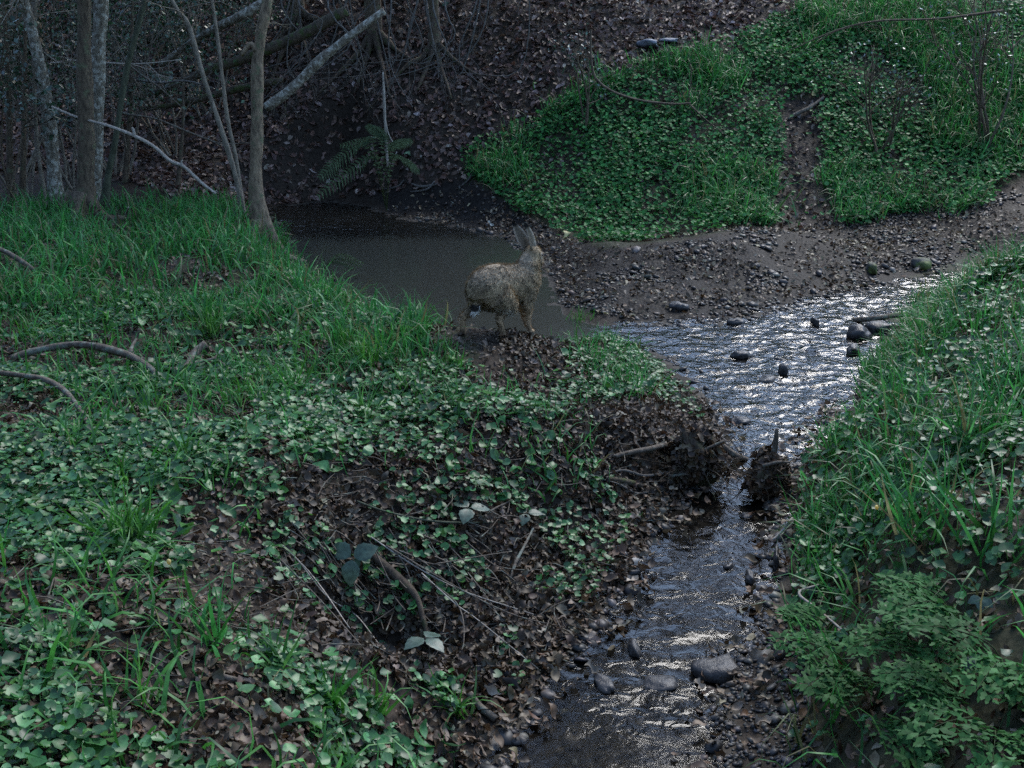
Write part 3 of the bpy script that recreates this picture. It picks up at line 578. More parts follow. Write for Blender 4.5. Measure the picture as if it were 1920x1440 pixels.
tree([(484, 408, 36), (480, 340, 27), (483, 230, 23), (483, 130, 22), (490, 60, 21), (501, 0, 22)], 'pitted brown tree standing on the edge of the pool with a flared root', M['bark_brown'], 8, Y=8.6, group=T_GROUP, crown=('bare', 12), roots=5, stub=[[(480, 95, 12), (470, 82, 9), (452, 104, 8)]], rough=.2)
for i, (a, b, c_, d_, w, lab) in enumerate([(14, 380, 8, 0, 9, 'dark thin stem at the outer edge of the wood, leftmost of the saplings'), (36, 384, 46, -20, 7, 'dark thin stem second from the outer edge of the wood'), (330, 360, 345, 120, 6, 'short slender sapling in the dark hollow under the bleached branch'), (232, 352, 250, -20, 7, 'dark thin stem behind the thin greenish leaning tree')]):
    tree([(a, b, w + 2), ((a + c_) / 2 + 5, (b + d_) / 2, w), (c_, d_, w - 2)], lab, M['bark_dark'], 20 + i, group='dark saplings in the hollow', crown=('low', 8), seg=6, Y=[9.6, 9.9, 10.6, 10.9][i], name='sapling', top=3.6 if i != 2 else 1.3)
# trees on top of the far bank: trunk foot and roots in view, hanging grey dead branches
def bank_tree(px, py, w, label, seed, Y):
    rr = random.Random(seed); b0 = P(px, py, Y); base = np.array([b0[0], Y, float(H(b0[0], Y))]); r = w / 2 * Y / FPX
    root = empty('spruce_tree', base, label, 'tree', 'dark trees rooted on the steep bank'); mb = MB(); top = np.array([rr.uniform(-.2, .2), .3, 5.5])
    tube(mb, [np.array([0, 0, -.3]), np.array([0, 0, .2]), top * .4, top], [r * 1.7, r * 1.1, r * .8, r * .3], 10, 26, rough=.2, seed=seed)
    mb.build('trunk', M['bark_dark'], root)
    for i in range(4):
        a = -1.57 + (i - 1.5) * .6; q = [np.array([0, 0, .15])]
        for t in (.3, .6, 1): 
            v = np.array([math.cos(a), math.sin(a)]) * t * rr.uniform(.5, .9); q.append(np.array([v[0], v[1], float(H(base[0] + v[0], base[1] + v[1])) - base[2] + .05]))
        rb = MB(); tube(rb, q, [r * .6, r * .45, r * .3, r * .12], 6, 12, rough=.25, seed=seed + i); rb.build('root', M['root'], root)
    cb = MB(); tips = []
    for i in range(30):
        z = 1.8 + 3.6 * i / 30; q = top * (z / 5.5); a = rr.uniform(0, 6.28); twiggy(cb, q, (math.cos(a), math.sin(a), -.15), rr.uniform(.9, 1.7) * (1.3 - z / 6), .014, 2, rr=rr, tips=tips, droop=.04, kids=(3, 5))
    co = cb.build('crown', M['bark_dark'], root); leaves_at('needles', tips, 16, .12, .06, EVG, M['evergreen'], root).parent = co
    return root, base
bt1, bb1 = bank_tree(702, 70, 26, 'dark spruce rooted on the steep bank above the fern', 31, 12.7)
bt2, bb2 = bank_tree(815, 80, 20, 'smaller dark spruce rooted beside the bare leaf covered hillside', 32, 12.5)
bt3, bb3 = bank_tree(560, 60, 24, 'dark spruce half hidden behind the fallen logs', 33, 13.4)
bt4, bb4 = bank_tree(330, 40, 26, 'dark spruce deep in the wood behind the slim stems', 34, 14.)
bt5, bb5 = bank_tree(60, 40, 26, 'dark spruce deep in the wood behind the lichen blotched tree', 35, 13.8)
def unseen_ridge_tree(x, Y, label, seed):  # out of view, added so the crowns darken reflections in the lower brook
    rr = random.Random(seed); base = np.array([x, Y, float(H(x, Y))]); root = empty('unseen_ridge_tree', base, label, 'tree', 'unseen trees added on the ridge beyond the slope'); mb = MB(); top = np.array([rr.uniform(-.4, .4), rr.uniform(-.6, .2), 9.])
    tube(mb, [np.array([0, 0, -.3]), top * .25 + [.1, 0, 0], top * .6, top], [.2, .15, .1, .03], 10, 26, rough=.12, seed=seed); mb.build('trunk', M['bark_dark'], root); cb = MB(); tips = []
    for i in range(26):
        z = 3.4 + 5.4 * i / 26; q = top * (z / 9.); a = rr.uniform(0, 6.28); twiggy(cb, q, (math.cos(a), math.sin(a), .45), rr.uniform(1.2, 2.2), .03, 2, rr=rr, tips=tips, kids=(3, 5))
    co = cb.build('crown', M['bark_dark'], root); leaves_at('foliage', tips, 14, .22, .1, EVG, M['evergreen'], root).parent = co
unseen_ridge_tree(.1, 15., 'unseen tall tree added on the ridge above the bare leaf covered hillside', 36); unseen_ridge_tree(3., 15.8, 'unseen tall tree added on the ridge above the blue grey stones', 37)
rr = random.Random(5)
for i in range(26):
    sx = rr.uniform(520, 840) if i < 22 else rr.uniform(840, 990); sY = rr.uniform(10.2, 12.0); bt, bb = [(bt1, bb1), (bt2, bb2), (bt3, bb3)][0 if 600 < sx < 740 else 1 if sx >= 740 else 2]
    p0 = bb + [0, 0, rr.uniform(1.8, 3.4)]; p1 = P(sx, rr.uniform(-70, 0), sY); p2 = P(sx + rr.uniform(-80, 50), rr.uniform(50, 130), sY - .1); p3 = P(sx + rr.uniform(-150, 70), rr.uniform(90, 220), sY - .15)
    mb = MB(); q = np.array([p0, (p0 + p1) / 2 + [0, 0, .15], p1, p2, p3]) - bb; tube(mb, q, [.02, .014, .009, .006, .0025], 5, 18, cap=False)
    for t in range(rr.randint(3, 6)):
        f = rr.uniform(.0, 1.); c0 = p1 + (p3 - p1) * f - bb + (p2 - (p1 + p3) / 2) * (1 - abs(2 * f - 1)); twiggy(mb, c0, (rr.uniform(-1, 1), rr.uniform(-.6, .6), -.9), rr.uniform(.15, .5), .0035, 1, jit=.35, droop=.1, seg=3, rr=rr)
    mb.build('hanging_branch', M['greytwig'], bt)

# ------------------------------------------------------------------ shrubs in the dark on the left
def shrub(px, py, Y, h, w, label, seed, cols=EVG, ls=.045, per=20, name='evergreen_shrub', group='dark evergreen shrubs behind the trunks', n=7, depth=3):
    rr = random.Random(seed); b0 = P(px, py, Y); base = np.array([b0[0], Y, float(H(b0[0], Y))]); root = empty(name, base, label, 'shrub', group)
    mb = MB(); tips = []
    for i in range(n):
        a = rr.uniform(0, 6.28); s = rr.uniform(.1, .5); twiggy(mb, (rr.uniform(-.1, .1), rr.uniform(-.1, .1), -.05), (math.cos(a) * s * w, math.sin(a) * s * w, 1), h * rr.uniform(.6, 1), .016, depth, rr=rr, tips=tips, jit=.22, kids=(3, 5))
    mb.build('stem', M['bark_thin' if name == 'evergreen_shrub' else 'bark_dark'], root); leaves_at('foliage', tips, per, .07, ls, cols, M['evergreen'], root)
    return root
shrub(30, 330, 10.4, 2.6, 1., 'tall dark evergreen shrub at the outer edge of the wood', 41, per=2)
shrub(135, 330, 10.7, 2.4, 1., 'dark evergreen shrub seen between the lichen tree and the dark trunk', 42, per=2)
shrub(225, 320, 11.2, 2.5, 1., 'dark evergreen shrub behind the greenish leaning tree', 43, per=2)
shrub(310, 250, 11.8, 2.2, 1.1, 'dark evergreen shrub above the bleached dead branch', 44, per=2)
shrub(390, 200, 12.6, 1.9, 1.1, 'dark evergreen shrub behind the slim crossing stems', 45, per=2)
HOL = [(.03, .06, .035), (.045, .08, .05), (.06, .1, .07)]
shrub(-10, 240, 9.1, 1.7, .7, 'holly shrub with glossy leaves in front of the lichen blotched tree', 46, HOL, .05, 1, 'holly_shrub', None, 4)
BUSH = [(.06, .11, .07), (.09, .14, .1), (.12, .17, .13)]
shrub(1660, 170, 10.6, 1.3, 1.2, 'sparse budding shrub high on the green slope', 47, BUSH, .035, 1, 'budding_shrub', 'budding shrubs on the green slope', 5, 2)
shrub(1860, 190, 10.5, 1.6, 1.2, 'thick budding shrub with dark twigs at the outer edge of the green slope', 48, BUSH, .035, 1, 'budding_shrub', 'budding shrubs on the green slope', 7, 2)
shrub(1110, 195, 11.2, .9, .6, 'small budding shrub where the leaf litter meets the green slope', 49, BUSH, .035, 1, 'budding_shrub', 'budding shrubs on the green slope', 3, 2)

# ------------------------------------------------------------------ fallen logs, branches, sticks
def log(name, spec, Y, label, mat, cat='branch', seg=8, seed=0, rough=.16, twigs=(), group=None, kids=0):
    pts, rad = px_path(spec, Y); base = pts[len(pts) // 2].copy()
    mb = MB(); tube(mb, pts - base, rad, seg, max(10, len(pts) * 5), rough=rough, seed=seed); o = mb.build(name, mat); o.location = base; tag(o, label, cat, group)
    rr = random.Random(seed + 99)
    for t in twigs:
        q, r = px_path(t, Y); tb = MB(); tube(tb, q - base, r, 5, 8, rough=.15, seed=seed); tb.build('twig', mat, o)
    for i in range(kids):
        f = rr.random() * (len(pts) - 1); j = int(f); q = pts[j] + (pts[j + 1] - pts[j]) * (f - j) - base if j + 1 < len(pts) else pts[j] - base
        tb = MB(); twiggy(tb, q, (rr.uniform(-1, 1), rr.uniform(-.6, .6), rr.uniform(-.8, .8)), rr.uniform(.2, .6), .004, 1, rr=rr, seg=3); tb.build('twig', mat, o)
    return o
def gstick(name, spec, label, mat, cat='stick', lift=.01, seg=7, seed=0, rough=.15, twigs=(), group=None):
    """a stick lying on the ground: each point is put on the ground it covers (spec: px, py, width_px, height)"""
    def pts_of(sp):
        q, r = [], []
        for s in sp:
            h = s[3] if len(s) > 3 else 0
            g = G(s[0], s[1]) if h == 0 else None
            if g is None:
                d = ray(s[0], s[1]); Yv = np.linspace(1.5, 19, 3000); zz = CAMZ + d[2] / d[1] * Yv; m = np.where(zz < H(d[0] / d[1] * Yv, Yv) + h)[0]; kk = m[0] if len(m) else -1; g = np.array([d[0] / d[1] * Yv[kk], Yv[kk], zz[kk]])
            else: g = g + [0, 0, lift]
            dep = g[1] * _c - (g[2] - CAMZ) * _s; q.append(g); r.append(s[2] / 2 * dep / FPX)
        return np.array(q), np.array(r)
    pts, rad = pts_of(spec); base = pts[len(pts) // 2].copy(); mb = MB(); tube(mb, pts - base, rad, seg, max(10, len(pts) * 5), rough=rough, seed=seed); o = mb.build(name, mat); o.location = base; tag(o, label, cat, group)
    for t in twigs:
        q, r = pts_of(t); tb = MB(); tube(tb, q - base, r, 5, 8, rough=.15, seed=seed); tb.build('twig', mat, o)
    return o
log('fallen_log', [(498, 202, 19), (545, 168, 18), (590, 122, 17), (640, 80, 16), (720, 20, 14)], 9.7, 'slanting fallen log with a pale lichen top just behind the pitted trunk', M['bark_pale'], 'log', 10, 51, group='fallen logs in the hollow')
log('fallen_log', [(300, 122, 10, .5), (352, 85, 13, .4), (400, 55, 15, .2), (450, 30, 16), (500, 0, 15), (560, -40, 15)], 10.4, 'fallen log lit pale on top, uppermost of the logs behind the slim stems', M['bark_pale'], 'log', 9, 52, group='fallen logs in the hollow')
log('fallen_log', [(290, 175, 10), (370, 140, 15), (470, 105, 19), (560, 68, 21), (650, 20, 21)], 10.8, 'thick dark brown fallen log crossing behind the pitted trunk', M['moss_log'], 'log', 10, 53, kids=4, group='fallen logs in the hollow')
log('fallen_log', [(270, 205, 9), (350, 192, 12), (440, 168, 14), (530, 150, 12)], 11.1, 'thin dark log lowest in the tangle above the dark hollow', M['moss_log'], 'log', 8, 54, kids=5, group='fallen logs in the hollow')
log('dead_branch', [(97, 200, 4, .3), (145, 220, 5, .2), (200, 235, 6, .05), (250, 254, 7), (290, 276, 6.5), (318, 301, 6.5), (345, 313, 6), (380, 345, 5.5), (405, 363, 6)], 8.55, 'bleached dead branch slanting down across the dark hollow', M['dead'], 'branch', 7, 55, twigs=[[(252, 254, 8), (250, 244, 6), (247, 239, 5)], [(346, 316, 5), (340, 305, 4), (343, 300, 2)]])
log('dead_branch', [(190, 190, 3, .1), (232, 212, 4), (290, 222, 4), (350, 246, 4), (412, 268, 3), (470, 268, 2)], 9.3, 'thin grey dead branch running behind the slim crossing stems', M['stick'], 'branch', 6, 56, kids=9)
log('dead_branch', [(95, 118, 4), (120, 117, 5), (150, 114, 5), (250, 120, 3), (340, 112, 2)], 9.6, 'level grey dead branch high between the dark trunk and the logs', M['dead'], 'branch', 6, 57, kids=12)
log('dead_branch', [(205, 50, 2), (240, 118, 4), (300, 165, 3), (340, 200, 2)], 9.8, 'slender dead branch crossing the upper shrubs, steepest of the grey ones', M['stick'], 'branch', 5, 58, kids=12)
log('dead_branch', [(255, 150, 3), (300, 155, 4), (350, 152, 4), (400, 165, 3)], 10., 'short twiggy dead branch in front of the dark brown log', M['greytwig'], 'branch', 5, 59, kids=14)
log('hanging_stick', [(718, 135, 3), (720, 180, 5), (722, 230, 5), (727, 312, 6)], 10.6, 'pale broken stick hanging upright beside the fern', M['dead'], 'stick', 6, 60, twigs=[[(722, 222, 3), (728, 250, 2.5), (738, 270, 2)]])
log('bare_twig', [(1108, 55, 4), (1108, 110, 4.5), (1118, 148, 5), (1150, 172, 5), (1200, 188, 4.5), (1260, 195, 4), (1295, 193, 3)], 9., 'dark curved twig arching over the foot of the green slope', M['bark_dark'], 'twig', 5, 61, twigs=[[(1290, 193, 3), (1330, 230, 2), (1375, 262, 1)], [(1290, 190, 2.5), (1296, 140, 1.8), (1290, 95, 1)]])
log('bare_twig', [(1480, 95, 1.5), (1560, 60, 3), (1640, 40, 4), (1760, 35, 4), (1880, 20, 5)], 9.4, 'dark twig stretched across the top of the green slope', M['bark_dark'], 'twig', 5, 62, kids=6)
gstick('fallen_branch', [(20, 672, 12, .05), (50, 662, 14, .07), (90, 653, 15, .1), (145, 646, 15, .12), (200, 654, 15, .11), (245, 668, 15, .09), (280, 690, 14, .06), (308, 716, 12, .03)], 'thick curved branch lying across the left bank', M['stick'], 'branch', seed=71, rough=.2, twigs=[[(243, 662, 8, .1), (250, 645, 7, .12), (256, 636, 5, .13)]])
gstick('fallen_branch', [(-30, 696, 10, .06), (40, 704, 11, .08), (85, 712, 12, .09), (120, 732, 11, .08), (150, 768, 10, .05), (168, 806, 8, .03)], 'bent branch sagging below the thick curved one', M['stick'], 'branch', seed=72)
gstick('fallen_branch', [(-30, 455, 9, .26), (10, 472, 9, .22), (40, 490, 9, .17), (62, 506, 8, .12)], 'short dark branch end poking out of the tall grass', M['stick'], 'branch', seed=73)
gstick('fallen_branch', [(312, 692, 8, .03), (345, 690, 11, .05), (365, 662, 15, .07), (385, 645, 15, .09)], 'short thick brown stub lying in the round leaves', M['stick'], 'branch', seed=74)
gstick('fallen_twig', [(316, 694, 4.5, .05), (360, 682, 5, .07), (400, 672, 5.5, .08), (412, 660, 5.5, .09), (420, 652, 4, .1)], 'forked twig resting on the short brown stub', M['stick'], 'twig', seed=75, twigs=[[(404, 672, 4.5, .08), (430, 690, 4, .06), (458, 712, 3, .04)]])
gstick('fallen_twig', [(640, 772, 4, .05), (652, 800, 5, .04), (666, 836, 5.5, .03), (690, 865, 4, .02), (716, 892, 3)], 'pale crooked twig upright in the leaf litter of the bank', M['stick'], 'twig', seed=76, twigs=[[(668, 835, 4, .03), (662, 870, 3.5, .02)], [(704, 884, 3), (718, 868, 2.5, .03)]])
gstick('fallen_stick', [(1150, 856, 10, .03), (1180, 849, 9, .04), (1225, 840, 10, .05), (1272, 828, 10, .05)], 'mossy stick jutting from the bank with a broken yellow end', M['stick'], seed=77)
gstick('fallen_stick', [(1325, 808, 11, .12), (1345, 828, 12, .1), (1372, 850, 12, .07), (1400, 862, 10, .04)], 'short thick stick bridging the narrow water to the debris clump', M['stick'], seed=78)
gstick('fallen_twig', [(1140, 888, 4, .02), (1170, 882, 5, .03), (1210, 892, 5, .03), (1262, 884, 5, .03)], 'wavy bare root below the mossy stick', M['greytwig'], 'root', seed=79)
gstick('fallen_twig', [(1125, 898, 3, .02), (1160, 908, 4, .03), (1195, 925, 4, .02), (1235, 918, 3, .02)], 'thin bare root trailing lowest on the bank nose', M['greytwig'], 'root', seed=80)
gstick('fallen_stick', [(1130, 900, 10), (1180, 905, 12, .02), (1230, 918, 10, .01), (1270, 920, 7)], 'greenish grey rotten stick lying under the bank nose', M['moss_log'], seed=81)
gstick('fallen_twig', [(1000, 990, 4, .04), (985, 1020, 5, .05), (965, 1060, 6, .04), (955, 1105, 4)], 'pale upright twig stuck in the leaf litter above the water', M['stick'], 'twig', seed=82)
gstick('fallen_twig', [(670, 940, 3, .04), (720, 958, 4, .05), (790, 974, 4, .05), (860, 980, 4, .05), (970, 978, 3, .02)], 'long green bramble stem trailing level across the bank', M['bark_green'], 'bramble stem', seed=83)
gstick('fallen_twig', [(905, 978, 3), (925, 955, 4, .03), (960, 938, 4, .03)], 'short bent twig at the end of the long green stem', M['stick'], 'twig', seed=84)
gstick('fallen_stick', [(880, 1300, 12, .03), (900, 1325, 13, .02), (930, 1355, 14)], 'broken pale stick end at the foot of the bank', M['stick'], seed=85)
gstick('fallen_stick', [(415, 1268, 10, .02), (470, 1290, 11), (530, 1302, 9)], 'brown stick lying in the near leaf litter', M['stick'], seed=86)
gstick('fallen_stick', [(200, 1015, 7, .03), (260, 1020, 8, .03), (320, 1008, 5, .03)], 'pale straw stem lying behind the big grass tuft', M['dead'], 'stem', seed=87) if False else None
gstick('fallen_stick', [(1450, 1012, 5, .02), (1470, 992, 6, .04), (1486, 972, 7, .06)], 'pale stick leaning from the right bank into the brook', M['dead'], seed=88)
gstick('fallen_stick', [(1535, 1096, 3.5, .1), (1498, 1112, 5, .12), (1530, 1140, 4.5, .09), (1590, 1190, 4, .03)], 'pale snapped stem bent at a sharp angle over the right bank', M['dead'], 'stem', seed=89)
gstick('fallen_stick', [(1600, 600, 9, .06), (1640, 597, 11, .08), (1690, 590, 10, .05)], 'dark curved stick over the wet rocks of the riffle', M['stick'], seed=90)
for i, (spec, lab) in enumerate([([(765, 345, 3), (790, 350, 5, .03), (820, 345, 3, .02)], 'pale stick lying highest on the far shore of the pool'), ([(770, 362, 3), (800, 355, 4, .03), (815, 340, 3, .05)], 'curled pale root on the far shore of the pool'), ([(720, 358, 3), (745, 350, 4, .02), (758, 338, 3, .03)], 'thin twig on the far shore nearest the fern'), ([(865, 352, 3), (880, 335, 4, .02), (888, 318, 3, .04)], 'thin twig at the edge of the green slope by the pool')]):
    gstick('shore_twig', spec, lab, M['greytwig'], 'twig', seed=100 + i, group='twigs on the far shore')
gstick('fallen_branch', [(1478, 226, 5), (1496, 212, 8, .04), (1518, 202, 7, .05), (1545, 182, 5, .04)], 'dark broken branch at the top of the mud track', M['stick'], 'branch', seed=105)
gstick('pale_stake', [(236, 405, 4, .02), (238, 398, 4, .06), (241, 389, 3, .12)], 'tiny pale wood sliver standing up from the grass before the hollow', M['dead'], 'wood sliver', seed=106)
# exposed root and hollow on the near bank
gstick('exposed_root', [(676, 1022, 10, .01), (712, 1054, 15, .04), (748, 1086, 17, .05), (780, 1118, 15, .06), (793, 1160, 13, .06), (804, 1196, 12, .05), (832, 1228, 9, .03), (872, 1262, 6)], 'thick mossy root arching over the dark hollow of the near bank', M['root'], 'root', seed=107, rough=.45)
rr = random.Random(77)
STEMS = ['dry stem fanned over the mossy root, %s' % s for s in ('longest and lowest of the fan', 'reaching nearest to the brook', 'steepest of the fan', 'crossing the longest one', 'bending round its lower end', 'shortest of the fan', 'just above the bramble leaf', 'ending on the heaped oak leaves', 'lying flattest of the fan', 'lying beneath all the others')]
SP = [[(690, 1010), (790, 1060), (880, 1110), (1000, 1150)], [(730, 1020), (830, 1080), (960, 1140), (1060, 1170)], [(700, 1020), (730, 1080), (742, 1095)], [(790, 1080), (860, 1140), (900, 1160), (1010, 1250)], [(800, 1075), (850, 1130), (865, 1200), (855, 1240)], [(745, 1025), (760, 1070), (778, 1110)], [(530, 1030), (580, 1090), (650, 1170)], [(520, 1040), (600, 1130), (690, 1220)], [(810, 1060), (900, 1050), (960, 1042)], [(560, 1040), (620, 1110), (660, 1150), (720, 1210)]]
for i, (sp, lab) in enumerate(zip(SP, STEMS)):
    gstick('dry_stem', [(a + rr.uniform(-9, 9), b + rr.uniform(-9, 9), 3. - .5 * k, .09 - .02 * k) for k, (a, b) in enumerate(sp)], lab, M['stick'] if i % 3 else M['dead'], 'dry stem', seed=110 + i, group='dry stems fanned over the root')
# loose litter twigs too many to name
mb = MB(); k = 0
for i in range(420):
    a, b = (rng.uniform(480, 1250), rng.uniform(760, 1280)) if i < 300 else (rng.uniform(0, 480), rng.uniform(620, 1340))
    if not (i >= 300 or inpoly(np.array([a]), np.array([b]), Z_FACE_L)[0]): continue
    g = G(a, b); an = rng.uniform(0, 3.14); L = rng.uniform(.05, .2); q = [g + np.array([math.cos(an), math.sin(an), 0]) * L * t + [0, 0, .015 + rng.uniform(0, .02)] for t in (-.5, 0, .5)]
    for v in q: v[2] = max(v[2], float(H(v[0], v[1])) + .01)
    q[1] += rng.normal(0, .008, 3); tube(mb, q, [.0022, .002, .001], 4, 5, cap=False)
for i in range(46):
    a, b = (rng.uniform(500, 640), rng.uniform(1010, 1090)) if i % 3 == 0 else (rng.uniform(680, 900), rng.uniform(1000, 1110)); an = rng.normal(.62, .3); L = rng.uniform(60, 200); q = []
    for t in (0, .33, .66, 1):
        g = G(a + math.cos(an) * L * t + rng.normal(0, 5), b + math.sin(an) * L * t + rng.normal(0, 5)); q.append(g + [0, 0, .02 + .05 * rng.random() * (1 - t)])
    tube(mb, q, [.0028, .0024, .002, .0012], 4, 9, cap=False)
tag(mb.build('twig_litter', M['stick']), 'thin broken twigs strewn through the leaf litter of the left bank', 'twigs', kind='stuff')

# ------------------------------------------------------------------ debris clumps caught on the bank and in the brook
def debris(px, py, w, h, label, seed, sticks):
    rr = random.Random(seed); g = G(px, py + h * .45); dep = g[1] * _c - (g[2] - CAMZ) * _s; W = w * dep / FPX; Hh = h * dep / FPX; root = empty('debris_clump', g, label, 'debris clump', 'clumps of leaves and roots by the narrow water')
    mb = MB(); V, F = ico(3); n = fbm(V[:, 0] * 2.4 + seed, V[:, 1] * 2.4, V[:, 2] * 2.4, seed, 4); V = V * (1 + .5 * n[:, None]) * [W * .38, W * .34, Hh * .42] + [0, 0, Hh * .38]; mb.add(V, F, (.045, .033, .024)); mb.build('earth_core', M['root'], root)
    n = 900; d = rng.normal(0, 1, (n, 3)); d /= np.linalg.norm(d, axis=1, keepdims=True); d[:, 2] = np.abs(d[:, 2]) * 1.1 - .25; p = d * (1 + .45 * fbm(d[:, 0] * 2.2 + seed, d[:, 1] * 2.2, d[:, 2] * 2.2, seed, 3))[:, None] * rng.uniform(.75, 1.05, (n, 1)) * [W * .5, W * .44, Hh * .55] + [0, 0, Hh * .38]
    scatter('leaf_mass', DEAD, p, frames(d + rng.normal(0, .28, (n, 3)), rng.uniform(0, 6.28, n)), rng.uniform(.02, .045, n), pal(n, np.array(LCOL) * .9, [.3, .22, .3, .1, .04, .04], .35), M['litter'], parent=root)
    for a, b, r in sticks:
        sb = MB(); tube(sb, [np.array(a) * [W, W, Hh], (np.array(a) + np.array(b)) / 2 * [W, W, Hh] + [.005, 0, .008], np.array(b) * [W, W, Hh]], [r, r * .9, r * .6], 7, 9, rough=.2, seed=seed); sb.build('stick', M['stick'], root)
    for i in range(18):
        sb = MB(); a = rr.uniform(0, 6.28); twiggy(sb, (math.cos(a) * W * .35, math.sin(a) * W * .3, Hh * .4), (math.cos(a), math.sin(a), rr.uniform(-.5, .6)), rr.uniform(.1, .28), .003, 1, rr=rr, seg=3); sb.build('rootlet', M['root'], root)
    return root
def ico(sub):
    import bmesh
    bm = bmesh.new(); bmesh.ops.create_icosphere(bm, subdivisions=sub, radius=1); V = np.array([v.co[:] for v in bm.verts]); F = [tuple(v.index for v in f.verts) for f in bm.faces]; bm.free(); return V, F
debris(1298, 855, 100, 118, 'dark clump of roots and dead leaves hanging off the left bank nose', 3, [((-.2, -.3, .5), (.5, -.2, .8), .008), ((-.5, -.35, .25), (.1, -.4, .3), .006)])
debris(1438, 885, 84, 100, 'dark clump of dead leaves with an upright stick in the brook', 4, [((0.02, -.05, .6), (.1, 0, 1.35), .013), ((-.25, -.42, .75), (.35, -.4, .82), .008)])

# ------------------------------------------------------------------ stones
def rock(px, py, w, asp, label, mat, seed, group=None, cat='stone', name='stone', sink=.3, g=None):
    g = G(px, py, 0) if g is None else g; dep = g[1] * _c - (g[2] - CAMZ) * _s; W = w * dep / FPX; V, F = ico(3); V0 = V
    V = V * (1 + .34 * fbm(V[:, 0] * 1.3 + seed * 3.7, V[:, 1] * 1.3, V[:, 2] * 1.3, seed, 2) + .13 * fbm(V0[:, 0] * 4 + seed, V0[:, 1] * 4, V0[:, 2] * 4, seed + 5, 2))[:, None]
    V = np.sign(V) * np.abs(V) ** .85 * [W * .5, W * .42, W * .5 * asp]; a = seed * 1.3; V = V @ np.array([[math.cos(a) * .95 + .05, -math.sin(a) * .25, 0], [math.sin(a) * .25, 1, 0], [0, 0, 1]])
    V[:, 2] += W * .5 * asp * (1 - 2 * sink); mb = MB(); mb.add(V, F); o = mb.build(name, mat, smooth=False); o.location = g; return tag(o, label, cat, group)
rock(1635, 508, 56, .4, 'mossy stone at the head of the riffle', M['moss_rock'], 1)
rock(1728, 500, 52, .5, 'larger grey mossy stone beside the right bank at the head of the riffle', M['moss_rock'], 2)
rock(1215, 85, 60, .28, 'flat blue grey stone on the leaf covered hillside', M['blue_rock'], 3)
rock(1255, 78, 40, .22, 'small slate stone just behind the flat blue grey one on the hillside', M['blue_rock'], 14)
RG = 'dark wet rocks in the brook'
for i, (a, b, w, asp, lab) in enumerate([(1610, 632, 58, .55, 'dark wet rock under the curved stick in the riffle'), (1600, 660, 52, .5, 'flat dark wet rock on the bright water of the riffle'), (1645, 622, 55, .5, 'dark wet rock against the right bank in the riffle'), (1528, 606, 34, .5, 'blue grey wet stone alone near the head of the riffle'), (1390, 668, 34, .5, 'wet stone in the middle of the riffle, nearest the gravel'),
        (1468, 700, 32, .9, 'upright brown stone in the middle of the riffle'), (1438, 712, 46, .3, 'flat wet stone touching the upright brown one'), (1462, 676, 24, .5, 'small stone just above the upright brown one'), (1190, 1222, 58, .6, 'square dark rock at the near left edge of the brook'), (1342, 1260, 80, .5, 'large black rock in the near part of the brook'), (1405, 1085, 52, .5, 'dark rock with a leaf on it in the lower brook'),
        (1365, 1062, 26, .6, 'small dark stone above the rock with a leaf'), (1160, 1045, 52, .6, 'grey rounded rock at the foot of the left bank'), (1215, 1000, 50, .5, 'low wet rock at the foot of the left bank, upstream of the grey rounded one'), (1240, 1280, 60, .3, 'flat wet slab in the near part of the brook'), (1455, 1060, 70, .7, 'black rock tucked under the right bank'), (1160, 1085, 50, .35, 'flat dark rock below the grey rounded one'), (1130, 1285, 70, .35, 'flat slab at the foot of the near left bank'), (1400, 965, 30, .3, 'thin stone under the debris clump in the brook'),
        (1270, 585, 38, .5, 'wet stone at the gravel edge between the pool and the riffle'), (1215, 612, 36, .4, 'wet stone nearest the bank nose in the riffle'), (1380, 605, 34, .5, 'stone at the gravel edge in the middle of the bar'), (1330, 860, 30, .4, 'wet stone in the narrow water'), (1390, 790, 42, .3, 'flat brown stone where the brook narrows')]):
    g = at_z(a, b, ZW); g[2] = max(ZW - .008, float(H(g[0], g[1])))
    rock(a, b, w, asp, lab, M['rock'], 20 + i, RG, sink=.3, g=g)

